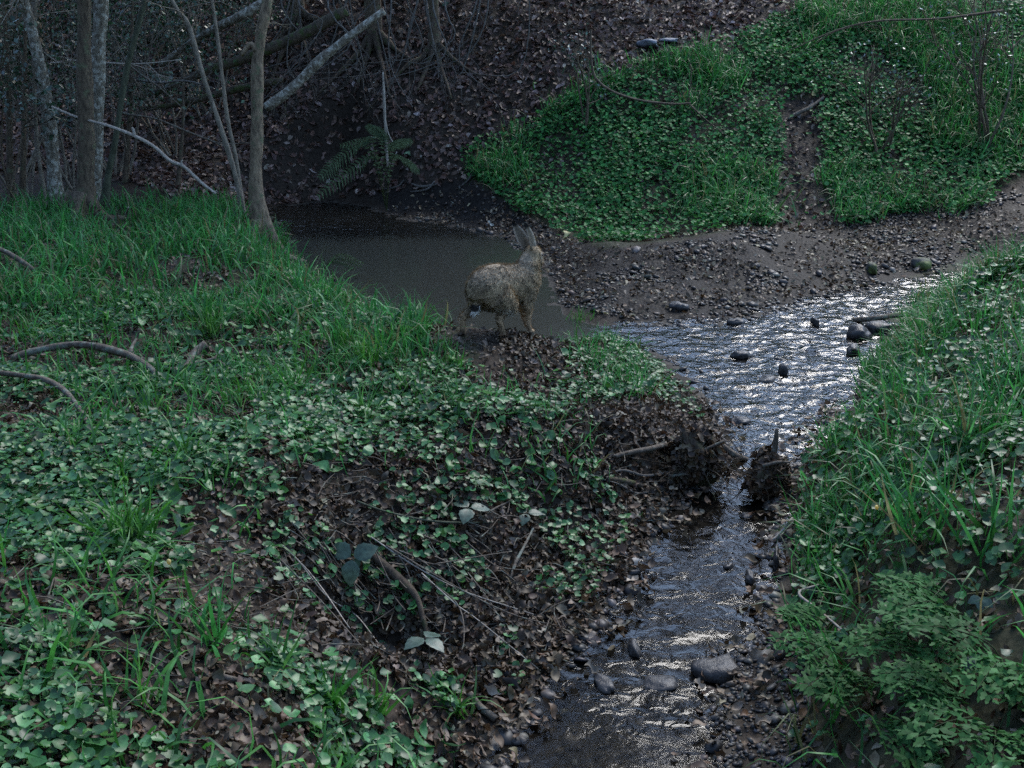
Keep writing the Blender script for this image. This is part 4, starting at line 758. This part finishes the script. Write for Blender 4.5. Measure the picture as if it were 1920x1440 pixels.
# ------------------------------------------------------------------ fern, bramble leaves, grass tufts, cow parsley
def fern():
    base = P(722, 300, 10.75); base[2] = float(H(base[0], base[1])); root = empty('fern', base, 'evergreen fern with long fronds drooping over the far shore of the pool', 'fern'); rr = random.Random(9)
    tips = [((690, 272), (640, 295), (600, 332)), ((705, 295), (655, 320), (598, 366)), ((700, 268), (690, 262), (640, 272)), ((730, 290), (742, 270), (770, 262)), ((720, 280), (715, 250), (690, 235)), ((735, 300), (760, 300), (785, 320))]
    for k, (a, b, c) in enumerate(tips):
        y0 = 10.6; q = catmull([base + [0, -.02, .05], P(a[0], a[1], y0), P(b[0], b[1], y0 - .12), P(c[0], c[1], y0 - .2)], 30); t = np.gradient(q, axis=0); t /= np.linalg.norm(t, axis=1, keepdims=True); mb = MB(); tube(mb, q - base, np.linspace(.004, .001, 30), 4, 20, (.06, .08, .03), cap=False)
        side = np.cross(t, [0, .75, .65]); side /= np.linalg.norm(side, axis=1, keepdims=True)
        for i in range(5, 30):
            L = .115 * math.sin(math.pi * (1 - (i - 4) / 27) ** .75 * .95 + .05) * (.75 if k > 1 else 1)
            for s in (-1, 1):
                d = side[i] * s + t[i] * .35; d /= np.linalg.norm(d); o = q[i] - base; w = t[i] * .0095; dr = np.array([0, -.1, -.25]) * L
                mb.add([o - w, o + w, o + d * L * .5 + w * .9 + dr * .2, o + d * L * .5 - w * .9 + dr * .2, o + d * L + dr], [(0, 1, 2, 3), (3, 2, 4)], np.array([(.075, .125, .075), (.06, .105, .06)][i % 2]) * rr.uniform(.8, 1.2))
        mb.build('frond', M['cover'], root, smooth=False)
fern()
def small_fern(px, py, label, seed):
    base = G(px, py); root = empty('fern', base, label, 'fern'); rr = random.Random(seed)
    for k in range(4):
        a = rr.uniform(-.6, .9) + (3.1 if k == 3 else 0); L = rr.uniform(.3, .5); q = catmull([base, base + [math.cos(a) * L * .5, math.sin(a) * L * .2, L * .4], base + [math.cos(a) * L, math.sin(a) * L * .3, L * .25]], 20); t = np.gradient(q, axis=0); t /= np.linalg.norm(t, axis=1, keepdims=True); side = np.cross(t, [0, .6, .8]); side /= np.linalg.norm(side, axis=1, keepdims=True); mb = MB(); tube(mb, q - base, np.linspace(.002, .0008, 20), 3, 12, (.06, .08, .03), cap=False)
        for i in range(4, 20):
            l = .05 * math.sin(math.pi * (1 - (i - 3) / 18) ** .8 * .95 + .05)
            for s in (-1, 1):
                d = side[i] * s + t[i] * .3; o = q[i] - base; w = t[i] * .008; mb.add([o - w, o + w, o + d * l + [0, 0, -.2 * l]], [(0, 1, 2)], np.array((.07, .11, .06)) * rr.uniform(.8, 1.2))
        mb.build('frond', M['cover'], root, smooth=False)
small_fern(588, 522, 'small fern sprig overhanging the pool from the left bank edge', 4)
def bramble(px, py, size, label, seed, hgt=.08, tilt=(.1, -.6, .6), spread=2.1):
    rr = random.Random(seed); d = ray(px, py); Yv = np.linspace(1.5, 8, 3000); zz = CAMZ + d[2] / d[1] * Yv; k = np.where(zz < H(d[0] / d[1] * Yv, Yv) + hgt)[0][0]; c = np.array([d[0] / d[1] * Yv[k], Yv[k], zz[k]])
    dep = c[1] * _c - (c[2] - CAMZ) * _s; L = size * dep / FPX * .62; g = np.array([c[0], c[1] + .03, float(H(c[0], c[1] + .03))]); root = empty('bramble_leaf', g, label, 'bramble'); R = frames(np.array([tilt]), np.array([seed * 1.]))[0]
    sb = MB(); tube(sb, [[0, 0, 0], (c - g) * .5 + [.01, 0, .01], c - g], [.0022, .0018, .0014], 4, 8, (.05, .07, .03)); sb.build('stem', M['stick'], root)
    for i in range(3):
        a = math.pi / 2 + (i - 1) * spread; m = 9; V = []; F = []
        for j in range(m + 1):
            t = j / m; w = .36 * math.sin(math.pi * t ** .8) + .01; w *= (1.05 if j % 2 else .93); z = -.25 * t * t
            V += [(-w, t, z + .1 * w), (-w * .5, t, z + .12 * w + (.015 if j % 2 else -.01)), (0, t, z), (w * .5, t, z + .12 * w + (.015 if j % 2 else -.01)), (w, t, z + .1 * w)]
        for j in range(m):
            for s in range(4): F.append((5 * j + s, 5 * j + s + 1, 5 * j + 6 + s, 5 * j + 5 + s))
        V = np.array(V) * L; V[:, 1] += L * .08; ca, sa = math.cos(a - math.pi / 2), math.sin(a - math.pi / 2); V = V @ np.array([[ca, sa, 0], [-sa, ca, 0], [0, 0, 1]]); V = V @ R.T + (c - g)
        mb = MB(); mb.add(V, F, np.array((.06, .1, .07)) * rr.uniform(.9, 1.1)); mb.build('leaflet', M['cover'], root)
bramble(660, 1046, 78, 'three lobed bluish bramble leaf above the dark hollow', 0, .12, (-.1, -.75, .6))
bramble(797, 1196, 74, 'bramble leaf folded over the mouth of the dark hollow', 1, .1, (.1, .1, 1.), 1.7)
bramble(880, 952, 64, 'pale bramble leaf at the end of the long green stem', 2, .07, (.1, -.15, 1.))
bramble(988, 962, 48, 'toothed bramble leaf over the oak leaves near the water', 4, .05, (.0, -.2, 1.))
bramble(720, 828, 52, 'single long bramble leaf lying on the bank beside the crooked twig', 5, .04, (.1, 0, 1.), .5)
bramble(1840, 1120, 40, 'pale bluish bramble leaf low in the right bank', 6, .1, (-.2, -.5, .8), 1.)
bramble(1815, 1230, 44, 'heart shaped pale leaf among the cow parsley', 7, .1, (.2, -.5, .8), .8)
bramble(210, 985, 44, 'grey green leaf low in front of the big grass tuft', 8, .04, (0, -.3, 1.), 1.5)
def tuft(px, py, n, L, wd, label, seed, spread=.5, tilt=.45, group='grass tufts on the left bank', cols=GCOL, name='grass_tuft'):
    g = G(px, py); r2 = np.random.default_rng(seed); nr = np.stack([r2.normal(0, tilt, n), r2.normal(0, tilt, n), np.ones(n)], -1); p = np.stack([r2.normal(0, L * .12 * spread * 2, n), r2.normal(0, L * .1 * spread * 2, n), np.full(n, -.01)], -1)
    ln = L * r2.uniform(.5, 1.1, n); ang = np.arctan2(nr[:, 1], nr[:, 0]); R = frames(nr, r2.uniform(0, 6.28, n)); o = scatter(name, [blade(6, b, .5) for b in (.2, .5, .9, 1.4)], p, R, np.stack([wd * r2.uniform(.7, 1.25, n), ln, ln], -1), pal(n, cols, var=.3), M['grass'], choice=r2.choice(4, n, p=(.35, .35, .2, .1)), smooth=True)
    o.location = g; return tag(o, label, 'grass tuft', group)
TG = [(.045, .17, .02), (.06, .21, .03), (.035, .13, .02), (.085, .22, .055)]
tuft(250, 1030, 85, .26, .011, 'biggest broad bladed tuft of bright grass on the near left bank', 1, .55, .5, cols=TG)
tuft(225, 925, 16, .2, .01, 'tall upright tuft just behind the biggest one', 2, .3, .2, cols=TG)
tuft(400, 1215, 14, .2, .013, 'few bladed dark tuft below the biggest one', 3, .3, .3)
tuft(520, 1262, 14, .19, .011, 'pale shining tuft of few blades on the near bank', 4, .3, .35, cols=TG)
tuft(615, 1330, 22, .19, .012, 'spiky tuft at the near edge of the bank below the bramble leaf', 5, .35, .3, cols=TG)
tuft(700, 1330, 30, .16, .01, 'low tuft beside the spiky one at the near edge', 6, .6, .4, cols=TG)
tuft(860, 1345, 24, .16, .009, 'tuft at the corner of the bank nearest the brook', 7, .6, .4, cols=TG)
tuft(260, 1335, 24, .2, .01, 'arching tuft at the very near edge of the left bank', 8, .6, .6, cols=TG)
tuft(120, 1230, 18, .16, .01, 'short tuft among the round leaves at the near outer side', 9, .6, .4)
tuft(700, 690, 60, .24, .009, 'tall tuft on the crest of the left bank, left of the hare', 10, .6, .25, cols=TG)
tuft(640, 660, 40, .22, .009, 'upright tuft beside the tall crest tuft, farther from the hare', 11, .6, .25, cols=TG)
tuft(745, 660, 40, .22, .008, 'bright tuft on the crest between the tall tuft and the hare', 12, .6, .25, cols=TG)
tuft(845, 695, 40, .16, .008, 'arching tuft directly below the hare', 13, .6, .55, cols=TG)
tuft(838, 655, 20, .1, .007, 'small tuft beside the hind foot of the hare', 14, .5, .3, cols=TG)
tuft(390, 630, 50, .27, .01, 'broad tuft in the middle of the left bank behind the short brown stub', 15, .5, .4, cols=TG)
tuft(680, 790, 20, .24, .009, 'thin tuft rising beside the crooked twig', 16, .4, .3, cols=TG)
tuft(555, 650, 34, .2, .008, 'loose tuft between the broad tuft and the crest', 17, .8, .35, cols=TG)
tuft(1090, 600, 40, .13, .006, 'short tuft on the crest to the right of the hare', 18, 1.2, .35, cols=TG)
tuft(420, 412, 60, .3, .009, 'bright tuft at the foot of the slim crossing stems', 19, 1., .25, cols=TG)
tuft(300, 420, 60, .26, .009, 'grass tuft in front of the dark hollow', 20, 1.2, .25, cols=TG)
MID = [(60, 640, 'thin tuft above the thick curved branch'), (200, 590, 'loose tuft behind the thick curved branch'), (130, 850, 'short tuft beyond the bent sagging branch'), (470, 760, 'small tuft in front of the forked twig'), (540, 730, 'small tuft midway between the stub and the crooked twig'), (290, 790, 'tuft at the lower end of the thick curved branch'), (780, 740, 'tuft on the open leaves below the bright crest tuft'), (600, 580, 'tuft at the mossy edge above the broad tuft'), (345, 870, 'single upright tuft behind the biggest one'), (470, 560, 'dark tuft on the mossy rise before the pool')]
for i, (a, b, lab) in enumerate(MID): tuft(a, b, 30, .22, .0085, lab, 80 + i, .8, .4, cols=TG)
RT = 'grass tufts on the right bank'
for i, (a, b, n, L, w, lab) in enumerate([(1690, 780, 50, .34, .011, 'tall arching tuft on the right bank beside the bright water'), (1640, 700, 40, .26, .01, 'tuft overhanging the riffle from the right bank'), (1830, 850, 60, .42, .012, 'large long bladed tuft in the middle of the right bank'), (1900, 760, 50, .4, .012, 'long bladed tuft at the outer edge of the right bank'), (1560, 860, 34, .26, .011, 'tuft leaning over the bright water where the brook narrows'),
        (1740, 1010, 36, .36, .011, 'pale arching tuft low on the right bank'), (1870, 1020, 30, .36, .012, 'drooping tuft above the cow parsley'), (1790, 560, 60, .26, .009, 'bright tuft near the top of the right bank'), (1880, 520, 60, .26, .009, 'topmost bright tuft of the right bank'), (1600, 940, 26, .24, .01, 'tuft on the right bank opposite the debris clump'), (1725, 650, 40, .28, .01, 'tuft on the right bank opposite the dark wet rocks')]):
    tuft(a, b, n, L, w, lab, 40 + i, .5, .5, RT, GCOL)
def cow_parsley(px, py, label, seed, nl=4, L=.22):
    base = G(px, py); root = empty('cow_parsley', base, label, 'cow parsley', 'cow parsley plants at the foot of the right bank'); rr = random.Random(seed)
    for k in range(nl):
        a = rr.uniform(2.4, 6.9); l = L * rr.uniform(.7, 1.15); q = catmull([[0, 0, 0], [math.cos(a) * l * .3, math.sin(a) * l * .3, l * .55], [math.cos(a) * l * .9, math.sin(a) * l * .9, l * .7], [math.cos(a) * l * 1.6, math.sin(a) * l * 1.6, l * .6]], 24)
        t = np.gradient(q, axis=0); t /= np.linalg.norm(t, axis=1, keepdims=True); side = np.cross(t, [0, 0, 1]); side /= np.linalg.norm(side, axis=1, keepdims=True); up = np.cross(side, t); mb = MB(); tube(mb, q, np.linspace(.002, .0008, 24), 4, 14, (.05, .075, .03), cap=False); c0 = np.array((.03, .1, .026)) * rr.uniform(.8, 1.25)
        for i in range(9, 24, 3):
            pl = l * .6 * (1 - (i - 8) / 17) ** .8 + .012
            for s in ((-1, 1) if i < 23 else (0,)):
                d = side[i] * s + t[i] * (.55 if s else 1); d /= np.linalg.norm(d); e = np.cross(up[i], d)
                m = max(3, int(pl / .016))
                for j in range(m + 1):
                    u = (j + .6) / (m + .6); o = q[i] + d * pl * u - up[i] * pl * .15 * u * u; ll = (.027 * (1 - .6 * u) + .008)
                    for s2 in ((-1, 1) if j < m else (0,)):
                        d2 = e * s2 + d * (.7 if s2 else 1); d2 = d2 + np.array([rr.uniform(-.25, .25), rr.uniform(-.25, .25), rr.uniform(-.4, .3)]); d2 /= np.linalg.norm(d2); uj = up[i] + np.array([rr.uniform(-.5, .5), rr.uniform(-.5, .5), 0]); w = np.cross(uj, d2) * ll * .27; zz = up[i] * ll * rr.uniform(-.2, .25)
                        mb.add([o, o + d2 * ll * .35 + w, o + d2 * ll * .6 + w * .5 + zz, o + d2 * ll * .75 + w * .7 + zz, o + d2 * ll * 1.1 + zz, o + d2 * ll * .75 - w * .7 + zz, o + d2 * ll * .6 - w * .5 + zz, o + d2 * ll * .35 - w], [(0, 1, 2, 6, 7), (2, 3, 4, 5, 6)], c0 * rr.uniform(.8, 1.2))
        mb.build('leaf', M['parsley'], root, smooth=False)
for i, (a, b, lab) in enumerate([(1600, 1290, 'cow parsley plant reaching out over the dark gravel'), (1720, 1240, 'cow parsley plant under the pale snapped stem'), (1800, 1330, 'largest cow parsley plant in the dark foot of the right bank'), (1890, 1280, 'cow parsley plant at the outer edge of the right bank'), (1680, 1380, 'cow parsley plant lowest at the near edge of the right bank'), (1860, 1400, 'cow parsley plant in the near outer corner'), (1790, 1180, 'cow parsley plant highest up the right bank'), (1560, 1200, 'small cow parsley plant beside the snapped stem at the brook edge')]):
    cow_parsley(a, b, lab, 60 + i, 4 if i != 7 else 3, .14 if i != 7 else .09)
def yellow_bud(px, py, label):
    g = G(px + 14, py + 50); c = P(px, py, g[1] - .02); root = empty('flower_bud', g, label, 'flower'); mb = MB(); tube(mb, [[0, 0, 0], (c - g) * .6 + [.01, 0, 0], c - g], [.0016, .0014, .0012], 4, 8, (.06, .1, .03)); mb.build('stalk', M['grass'], root)
    mb = MB(); d = (c - g) / np.linalg.norm(c - g); tube(mb, [c - g, c - g + d * .006, c - g + d * .013, c - g + d * .016], [.002, .0055, .005, .002], 7, 8, (.75, .62, .25)); mb.build('petals', M['grass'], root)
yellow_bud(1645, 955, 'closed pale yellow flower bud on a thin stalk in the right bank')
yellow_bud(318, 1058, 'small yellow flower bud in front of the big grass tuft')
# a few bright leaves that stand out
for i, (a, b, s, lab) in enumerate([(1060, 450, .11, 'bright yellow leaf on the mud by the slope, above the hare to the right'), (920, 425, .06, 'pale leaf on the far shore of the pool behind the hare ears'), (1525, 182, .1, 'pale yellow leaf on the green slope beside the mud track') , (1735, 182, .09, 'pale yellow leaf alone on the green slope'), (766, 295, .1, 'pale green hart leaf hanging beside the fern'), (1190, 1072, .05, 'curled pale leaf on the water by the grey rounded rock'), (1410, 1077, .04, 'pink brown leaf lying on the dark rock in the lower brook')]):
    g = G(a, b); R = frames(np.array([[.2, -.6, .7]]), np.array([i * 1.3])); tv, tf = DEAD[i % 5]; mb = MB(); mb.add((np.array(tv) * s) @ R[0].T, tf, [(.55, .46, .2), (.5, .48, .4), (.45, .4, .2), (.5, .46, .25), (.16, .26, .14), (.4, .36, .3), (.3, .2, .15)][i]); o = mb.build('pale_leaf', M['litter']); o.location = g + [0, -.01, .03]; tag(o, lab, 'leaf')
# ------------------------------------------------------------------ the hare
def hare():
    O = np.array([-.03, 5.33, 0.]); yaw = R_(46)
    def loft(mb, rings, seg=16):
        # rings: centre(u,v,w), lateral radius, vertical radius ; ring normal follows the spine, lateral axis near v
        c = np.array([r[0] for r in rings], float); ra = np.array([r[1:3] for r in rings], float); q = catmull(np.c_[c, ra], len(rings) * 4); c = q[:, :3]; t = np.gradient(c, axis=0); t /= np.linalg.norm(t, axis=1, keepdims=True)
        V = []; a = np.linspace(0, 2 * math.pi, seg, endpoint=False)
        for i in range(len(c)):
            lat = np.array([0, 1., 0]) - t[i] * t[i][1]; lat /= np.linalg.norm(lat); up = np.cross(t[i], lat); V.append(c[i] + np.cos(a)[:, None] * lat * abs(q[i, 3]) + np.sin(a)[:, None] * up * abs(q[i, 4]))
        n = len(c); F = [(i * seg + k, i * seg + (k + 1) % seg, (i + 1) * seg + (k + 1) % seg, (i + 1) * seg + k) for i in range(n - 1) for k in range(seg)]
        F.append(tuple(range(seg))[::-1]); F.append(tuple((n - 1) * seg + k for k in range(seg))); mb.add(np.concatenate(V), F)
    mb = MB()
    # trunk: high rounded rump, slightly dipped back, deep chest, tucked loin
    loft(mb, [((-.22, 0, .21), .02, .035), ((-.208, 0, .228), .06, .076), ((-.165, 0, .25), .086, .11), ((-.09, 0, .262), .09, .116), ((-.01, 0, .264), .08, .1), ((.07, 0, .263), .074, .094), ((.13, 0, .267), .069, .095), ((.175, 0, .277), .054, .078), ((.212, 0, .286), .034, .05)])
    # neck
    loft(mb, [((.11, 0, .285), .056, .065), ((.143, .0, .325), .056, .064), ((.163, .004, .36), .05, .056), ((.178, .008, .385), .042, .045)], 12)
    # head turned a little to the left (away): local forward h
    hy = R_(12); hf = np.array([math.cos(hy) * .92, math.sin(hy) * .92, -.36]); hf /= np.linalg.norm(hf); hc = np.array([.185, .008, .388]); hl = np.cross([0, 0, 1], hf); hl /= np.linalg.norm(hl); hu = np.cross(hf, hl)
    def HP(f, l, u): return hc + hf * f + hl * l + hu * u
    rg = [(-.04, .0, .018, .018), (-.028, .002, .032, .034), (.0, .004, .037, .042), (.03, .002, .033, .039), (.055, -.004, .025, .031), (.08, -.01, .018, .023), (.095, -.014, .01, .014)]
    q = np.array(rg) * [1.1, 1.1, 1.22, 1.2]; V = []; a = np.linspace(0, 2 * math.pi, 14, endpoint=False)
    for f, u, rl, ru in catmull(q, 22): V.append(HP(f, 0, u) + np.cos(a)[:, None] * hl * rl + np.sin(a)[:, None] * hu * ru)
    F = [(i * 14 + k, i * 14 + (k + 1) % 14, (i + 1) * 14 + (k + 1) % 14, (i + 1) * 14 + k) for i in range(21) for k in range(14)]; F += [tuple(range(14))[::-1], tuple(21 * 14 + k for k in range(14))]; mb.add(np.concatenate(V), F)
    def leg(pts, rad, seg=10): tube(mb, pts, rad, seg, len(pts) * 4)
    # hind legs: thigh bulge -> knee forward -> hock back -> vertical shank/foot (walking on the toes)
    for v, foot, hock, knee in ((-.062, (-.075, -.066, .008), (-.125, -.068, .118), (-.025, -.07, .165)), (.055, (-.235, .075, .008), (-.238, .072, .118), (-.135, .064, .168))):
        leg([(-.115, v * .8, .235), (-.075 if v < 0 else -.14, v, .195), knee], [.075, .062, .036])
        leg([knee, ((knee[0] + hock[0]) / 2, v * 1.02, (knee[2] + hock[2]) / 2 + .008), hock], [.037, .026, .0165])
        leg([hock, ((hock[0] + foot[0]) / 2 + .006, foot[1], .055), (foot[0] + .004, foot[1], .018), (foot[0] + .03, foot[1], .01), (foot[0] + .055, foot[1], .007)], [.0175, .0155, .016, .015, .009])
    # forelegs
    for v, foot, elbow in ((-.04, (.125, -.045, .008), (.105, -.045, .165)), (.038, (.185, .035, .008), (.135, .04, .165))):
        leg([(.125, v, .235), elbow], [.042, .028]); leg([elbow, ((elbow[0] + foot[0]) / 2 + .002, v, .088), (foot[0] - .004, foot[1], .03), (foot[0] + .012, foot[1], .011), (foot[0] + .036, foot[1], .007)], [.027, .0165, .012, .0125, .008])
    # tail: short, held down
    loft(mb, [((-.2, -.005, .215), .02, .02), ((-.228, -.014, .19), .024, .02), ((-.24, -.022, .165), .022, .017), ((-.246, -.028, .148), .01, .008)], 10)
    tmp = mb.build('tmp', None); md = tmp.modifiers.new('r', 'REMESH'); md.mode = 'VOXEL'; md.voxel_size = .0055; sm = tmp.modifiers.new('s', 'SMOOTH'); sm.iterations = 5; sm.factor = .5
    dg = bpy.context.evaluated_depsgraph_get(); me = bpy.data.meshes.new_from_object(tmp.evaluated_get(dg)); bpy.data.objects.remove(tmp)
    V = np.array([v.co[:] for v in me.vertices]); F = [tuple(p.vertices) for p in me.polygons]; Nn = np.array([v.normal[:] for v in me.vertices]); bpy.data.meshes.remove(me)
    # ears: long cupped blades rising from the crown, tilted back
    ears = MB()
    def ear(l, dirv, face, L):
        d = np.array(dirv, float); d /= np.linalg.norm(d); s = np.cross(d, face); s /= np.linalg.norm(s); n = np.cross(s, d); b = HP(-.03, l, .024); m = 14; k = 7; Vt = []; 
        for sh, off in ((1, 0.), (-1, -.0045)):
            for i in range(m):
                t = i / (m - 1); w = .031 * (math.sin(math.pi * min(1, (t * .93 + .07)) ** .8) ** .75) * (1 - .12 * t) + .004 * (1 - t)
                for j in range(k):
                    x = -1 + 2 * j / (k - 1); Vt.append(b + d * L * t + s * w * x + n * (.017 * (1 - .45 * t) * (x * x - .45) + off * (1 - .5 * x * x)) - n * .018 * t * t)
        Ft = [(i * k + j, i * k + j + 1, (i + 1) * k + j + 1, (i + 1) * k + j) for i in range(m - 1) for j in range(k - 1)]; o = m * k; Ft += [(o + b_, o + a_, o + d_, o + c_) for a_, b_, c_, d_ in Ft]
        for i in range(m - 1): Ft += [(i * k, (i + 1) * k, o + (i + 1) * k, o + i * k), (i * k + k - 1, o + i * k + k - 1, o + (i + 1) * k + k - 1, (i + 1) * k + k - 1)]
        Vt = np.array(Vt); tt = np.tile(np.repeat(np.linspace(0, 1, m), k), 2); ed = np.abs(np.tile(np.tile(np.linspace(-1, 1, k), m), 2))
        return Vt, Ft, tt, ed
    cw = lambda v: np.array([v[0] * math.cos(-yaw) - v[1] * math.sin(-yaw), v[0] * math.sin(-yaw) + v[1] * math.cos(-yaw), v[2]])   # world direction -> local
    E = [ear(.02, cw((-.5, .05, 1)), cw((.5, -.85, .2)), .155), ear(-.018, cw((-.2, -.1, 1)), cw((.85, -.4, .1)), .14)]
    # colours
    def coat(p, nn):
        n = len(p); c = np.tile([.37, .275, .165], (n, 1)); z = p[:, 2]; u = p[:, 0]
        grey = ss((z - .27) / .06)[:, None] * (u < .14)[:, None]; c = c * (1 - .3 * grey) + np.array([.34, .3, .25]) * .3 * grey
        tan = ss((.17 - z) / .06)[:, None]; c = c * (1 - tan) + np.array([.42, .29, .17]) * tan
        belly = (ss((-nn[:, 2] - .35) / .4) * ss((.2 - z) / .05) * (np.abs(u) < .17))[:, None]; c = c * (1 - belly) + np.array([.5, .45, .37]) * belly
        c = c * .8; d = fbm(p[:, 0] * 55, p[:, 1] * 55, p[:, 2] * 55, 5, 3)[:, None]; c = c * (1 + .5 * d)
        tl = (u < -.222) & (z > .10) & (z < .2) & (np.abs(p[:, 1] + .01) < .035); top = tl & (nn[:, 0] < .1) & (z > .168); c[tl] = (.62, .58, .5); c[top] = (.03, .026, .022)
        hd = z > .355; fr = (p - hc) @ hf; chk = hd & (fr > .028) & (np.abs((p - hc) @ hl) > .016); c[chk] = c[chk] * .5 + np.array([.3, .27, .22]) * .5; ey = np.linalg.norm(p - HP(.033, -.04, .012), axis=1) < .017; c[ey] = (.42, .37, .28)
        return c
    C = coat(V, Nn); fin = MB(); fin.add(V, F); 
    for e in E: fin.add(e[0], e[1])
    Call = [C]
    for e in E:
        c = np.tile([.2, .16, .11], (len(e[0]), 1)); c[e[3] > .8] = (.36, .31, .24); c[e[2] > .8] = (.02, .018, .016); m2 = len(c) // 2; c[:m2][e[3][:m2] < .6] *= .75; Call.append(c)
    root = link('hare', raw_mesh('hare', np.concatenate(fin.V), fin.L, fin.T, np.concatenate(Call), True), M['fur'])
    tag(root, 'brown hare standing mid step on the crest of the left bank, ears up, looking away', 'hare')
    # fur: short strands lying back over the coat
    Va = np.concatenate([V] + [E[0][0], E[1][0]]); Na = [Nn]
    idx = rng.integers(0, len(V), 16000); p = V[idx] + rng.normal(0, .002, (len(idx), 3)); n = Nn[idx]; back = np.array([-1., 0, -.35]); tdir = back - n * (n @ back)[:, None]; tdir /= np.linalg.norm(tdir, axis=1, keepdims=True) + 1e-9
    thin = np.where((p[:, 2] < .12) | (p[:, 2] > .37), .45, 1.); L = rng.uniform(.01, .022, len(idx)) * thin; d = n * .5 + tdir * .8 + rng.normal(0, .22, n.shape); d /= np.linalg.norm(d, axis=1, keepdims=True); s = np.cross(n, d); s /= np.linalg.norm(s, axis=1, keepdims=True) + 1e-9; w = (.0011 * s)
    FV = np.stack([p - w, p + w, p + d * L[:, None] * .6 + n * .001 + w * .6, p + d * L[:, None]], 1).reshape(-1, 3); k = np.arange(len(idx))[:, None] * 4; loops = (k + np.array([0, 1, 2, 0, 2, 3])).ravel()
    fc = C[idx] * rng.choice([.4, .8, 1.1, 1.45], (len(idx), 1), p=(.2, .34, .32, .14)) 
    fur = link('fur', raw_mesh('fur', FV, loops, np.full(len(idx) * 2, 3), np.repeat(fc, 4, 0)), M['fur'], root)
    m, t, b = new_mat('eye_gloss'); b.inputs['Base Color'].default_value = (.05, .025, .01, 1); b.inputs['Roughness'].default_value = .08
    for s_ in (-1, 1):
        eb = MB(); Vv, Fv = ico(2); eb.add(Vv * .0085 + HP(.033, s_ * .036, .012), Fv); eb.build('eye', m, root)
        mb2 = MB()
    wk = MB()
    for s_ in (-1, 1):
        for i in range(5): a = HP(.088, s_ * .008, -.012); wk_d = hl * s_ * .05 + hf * (.0 + .01 * i) + hu * (.008 * (i - 2)); tube(wk, [a, a + wk_d * .5, a + wk_d - hu * .006], [.0004, .0004, .0002], 3, 5, (.5, .48, .42), cap=False)
    wk.build('whiskers', M['fur'], root)
    z0 = float(H(O[0], O[1])); 
    feet = [(-.06, -.062), (-.21, .07), (.14, -.045), (.2, .035)]; print('FEET', G(870,616), G(930,619), G(1000,608)); hz = []
    for u, v in feet: hz.append(float(H(O[0] + u * math.cos(yaw) - v * math.sin(yaw), O[1] + u * math.sin(yaw) + v * math.cos(yaw))))
    uu = np.array([f[0] for f in feet]); slope = np.polyfit(uu, hz, 1)
    root.location = (O[0], O[1], slope[1] + .008); root.rotation_euler = (0, max(-.03, min(.03, -math.atan(slope[0]))), yaw)
    print('HARE', root.location[:], slope)
hare()
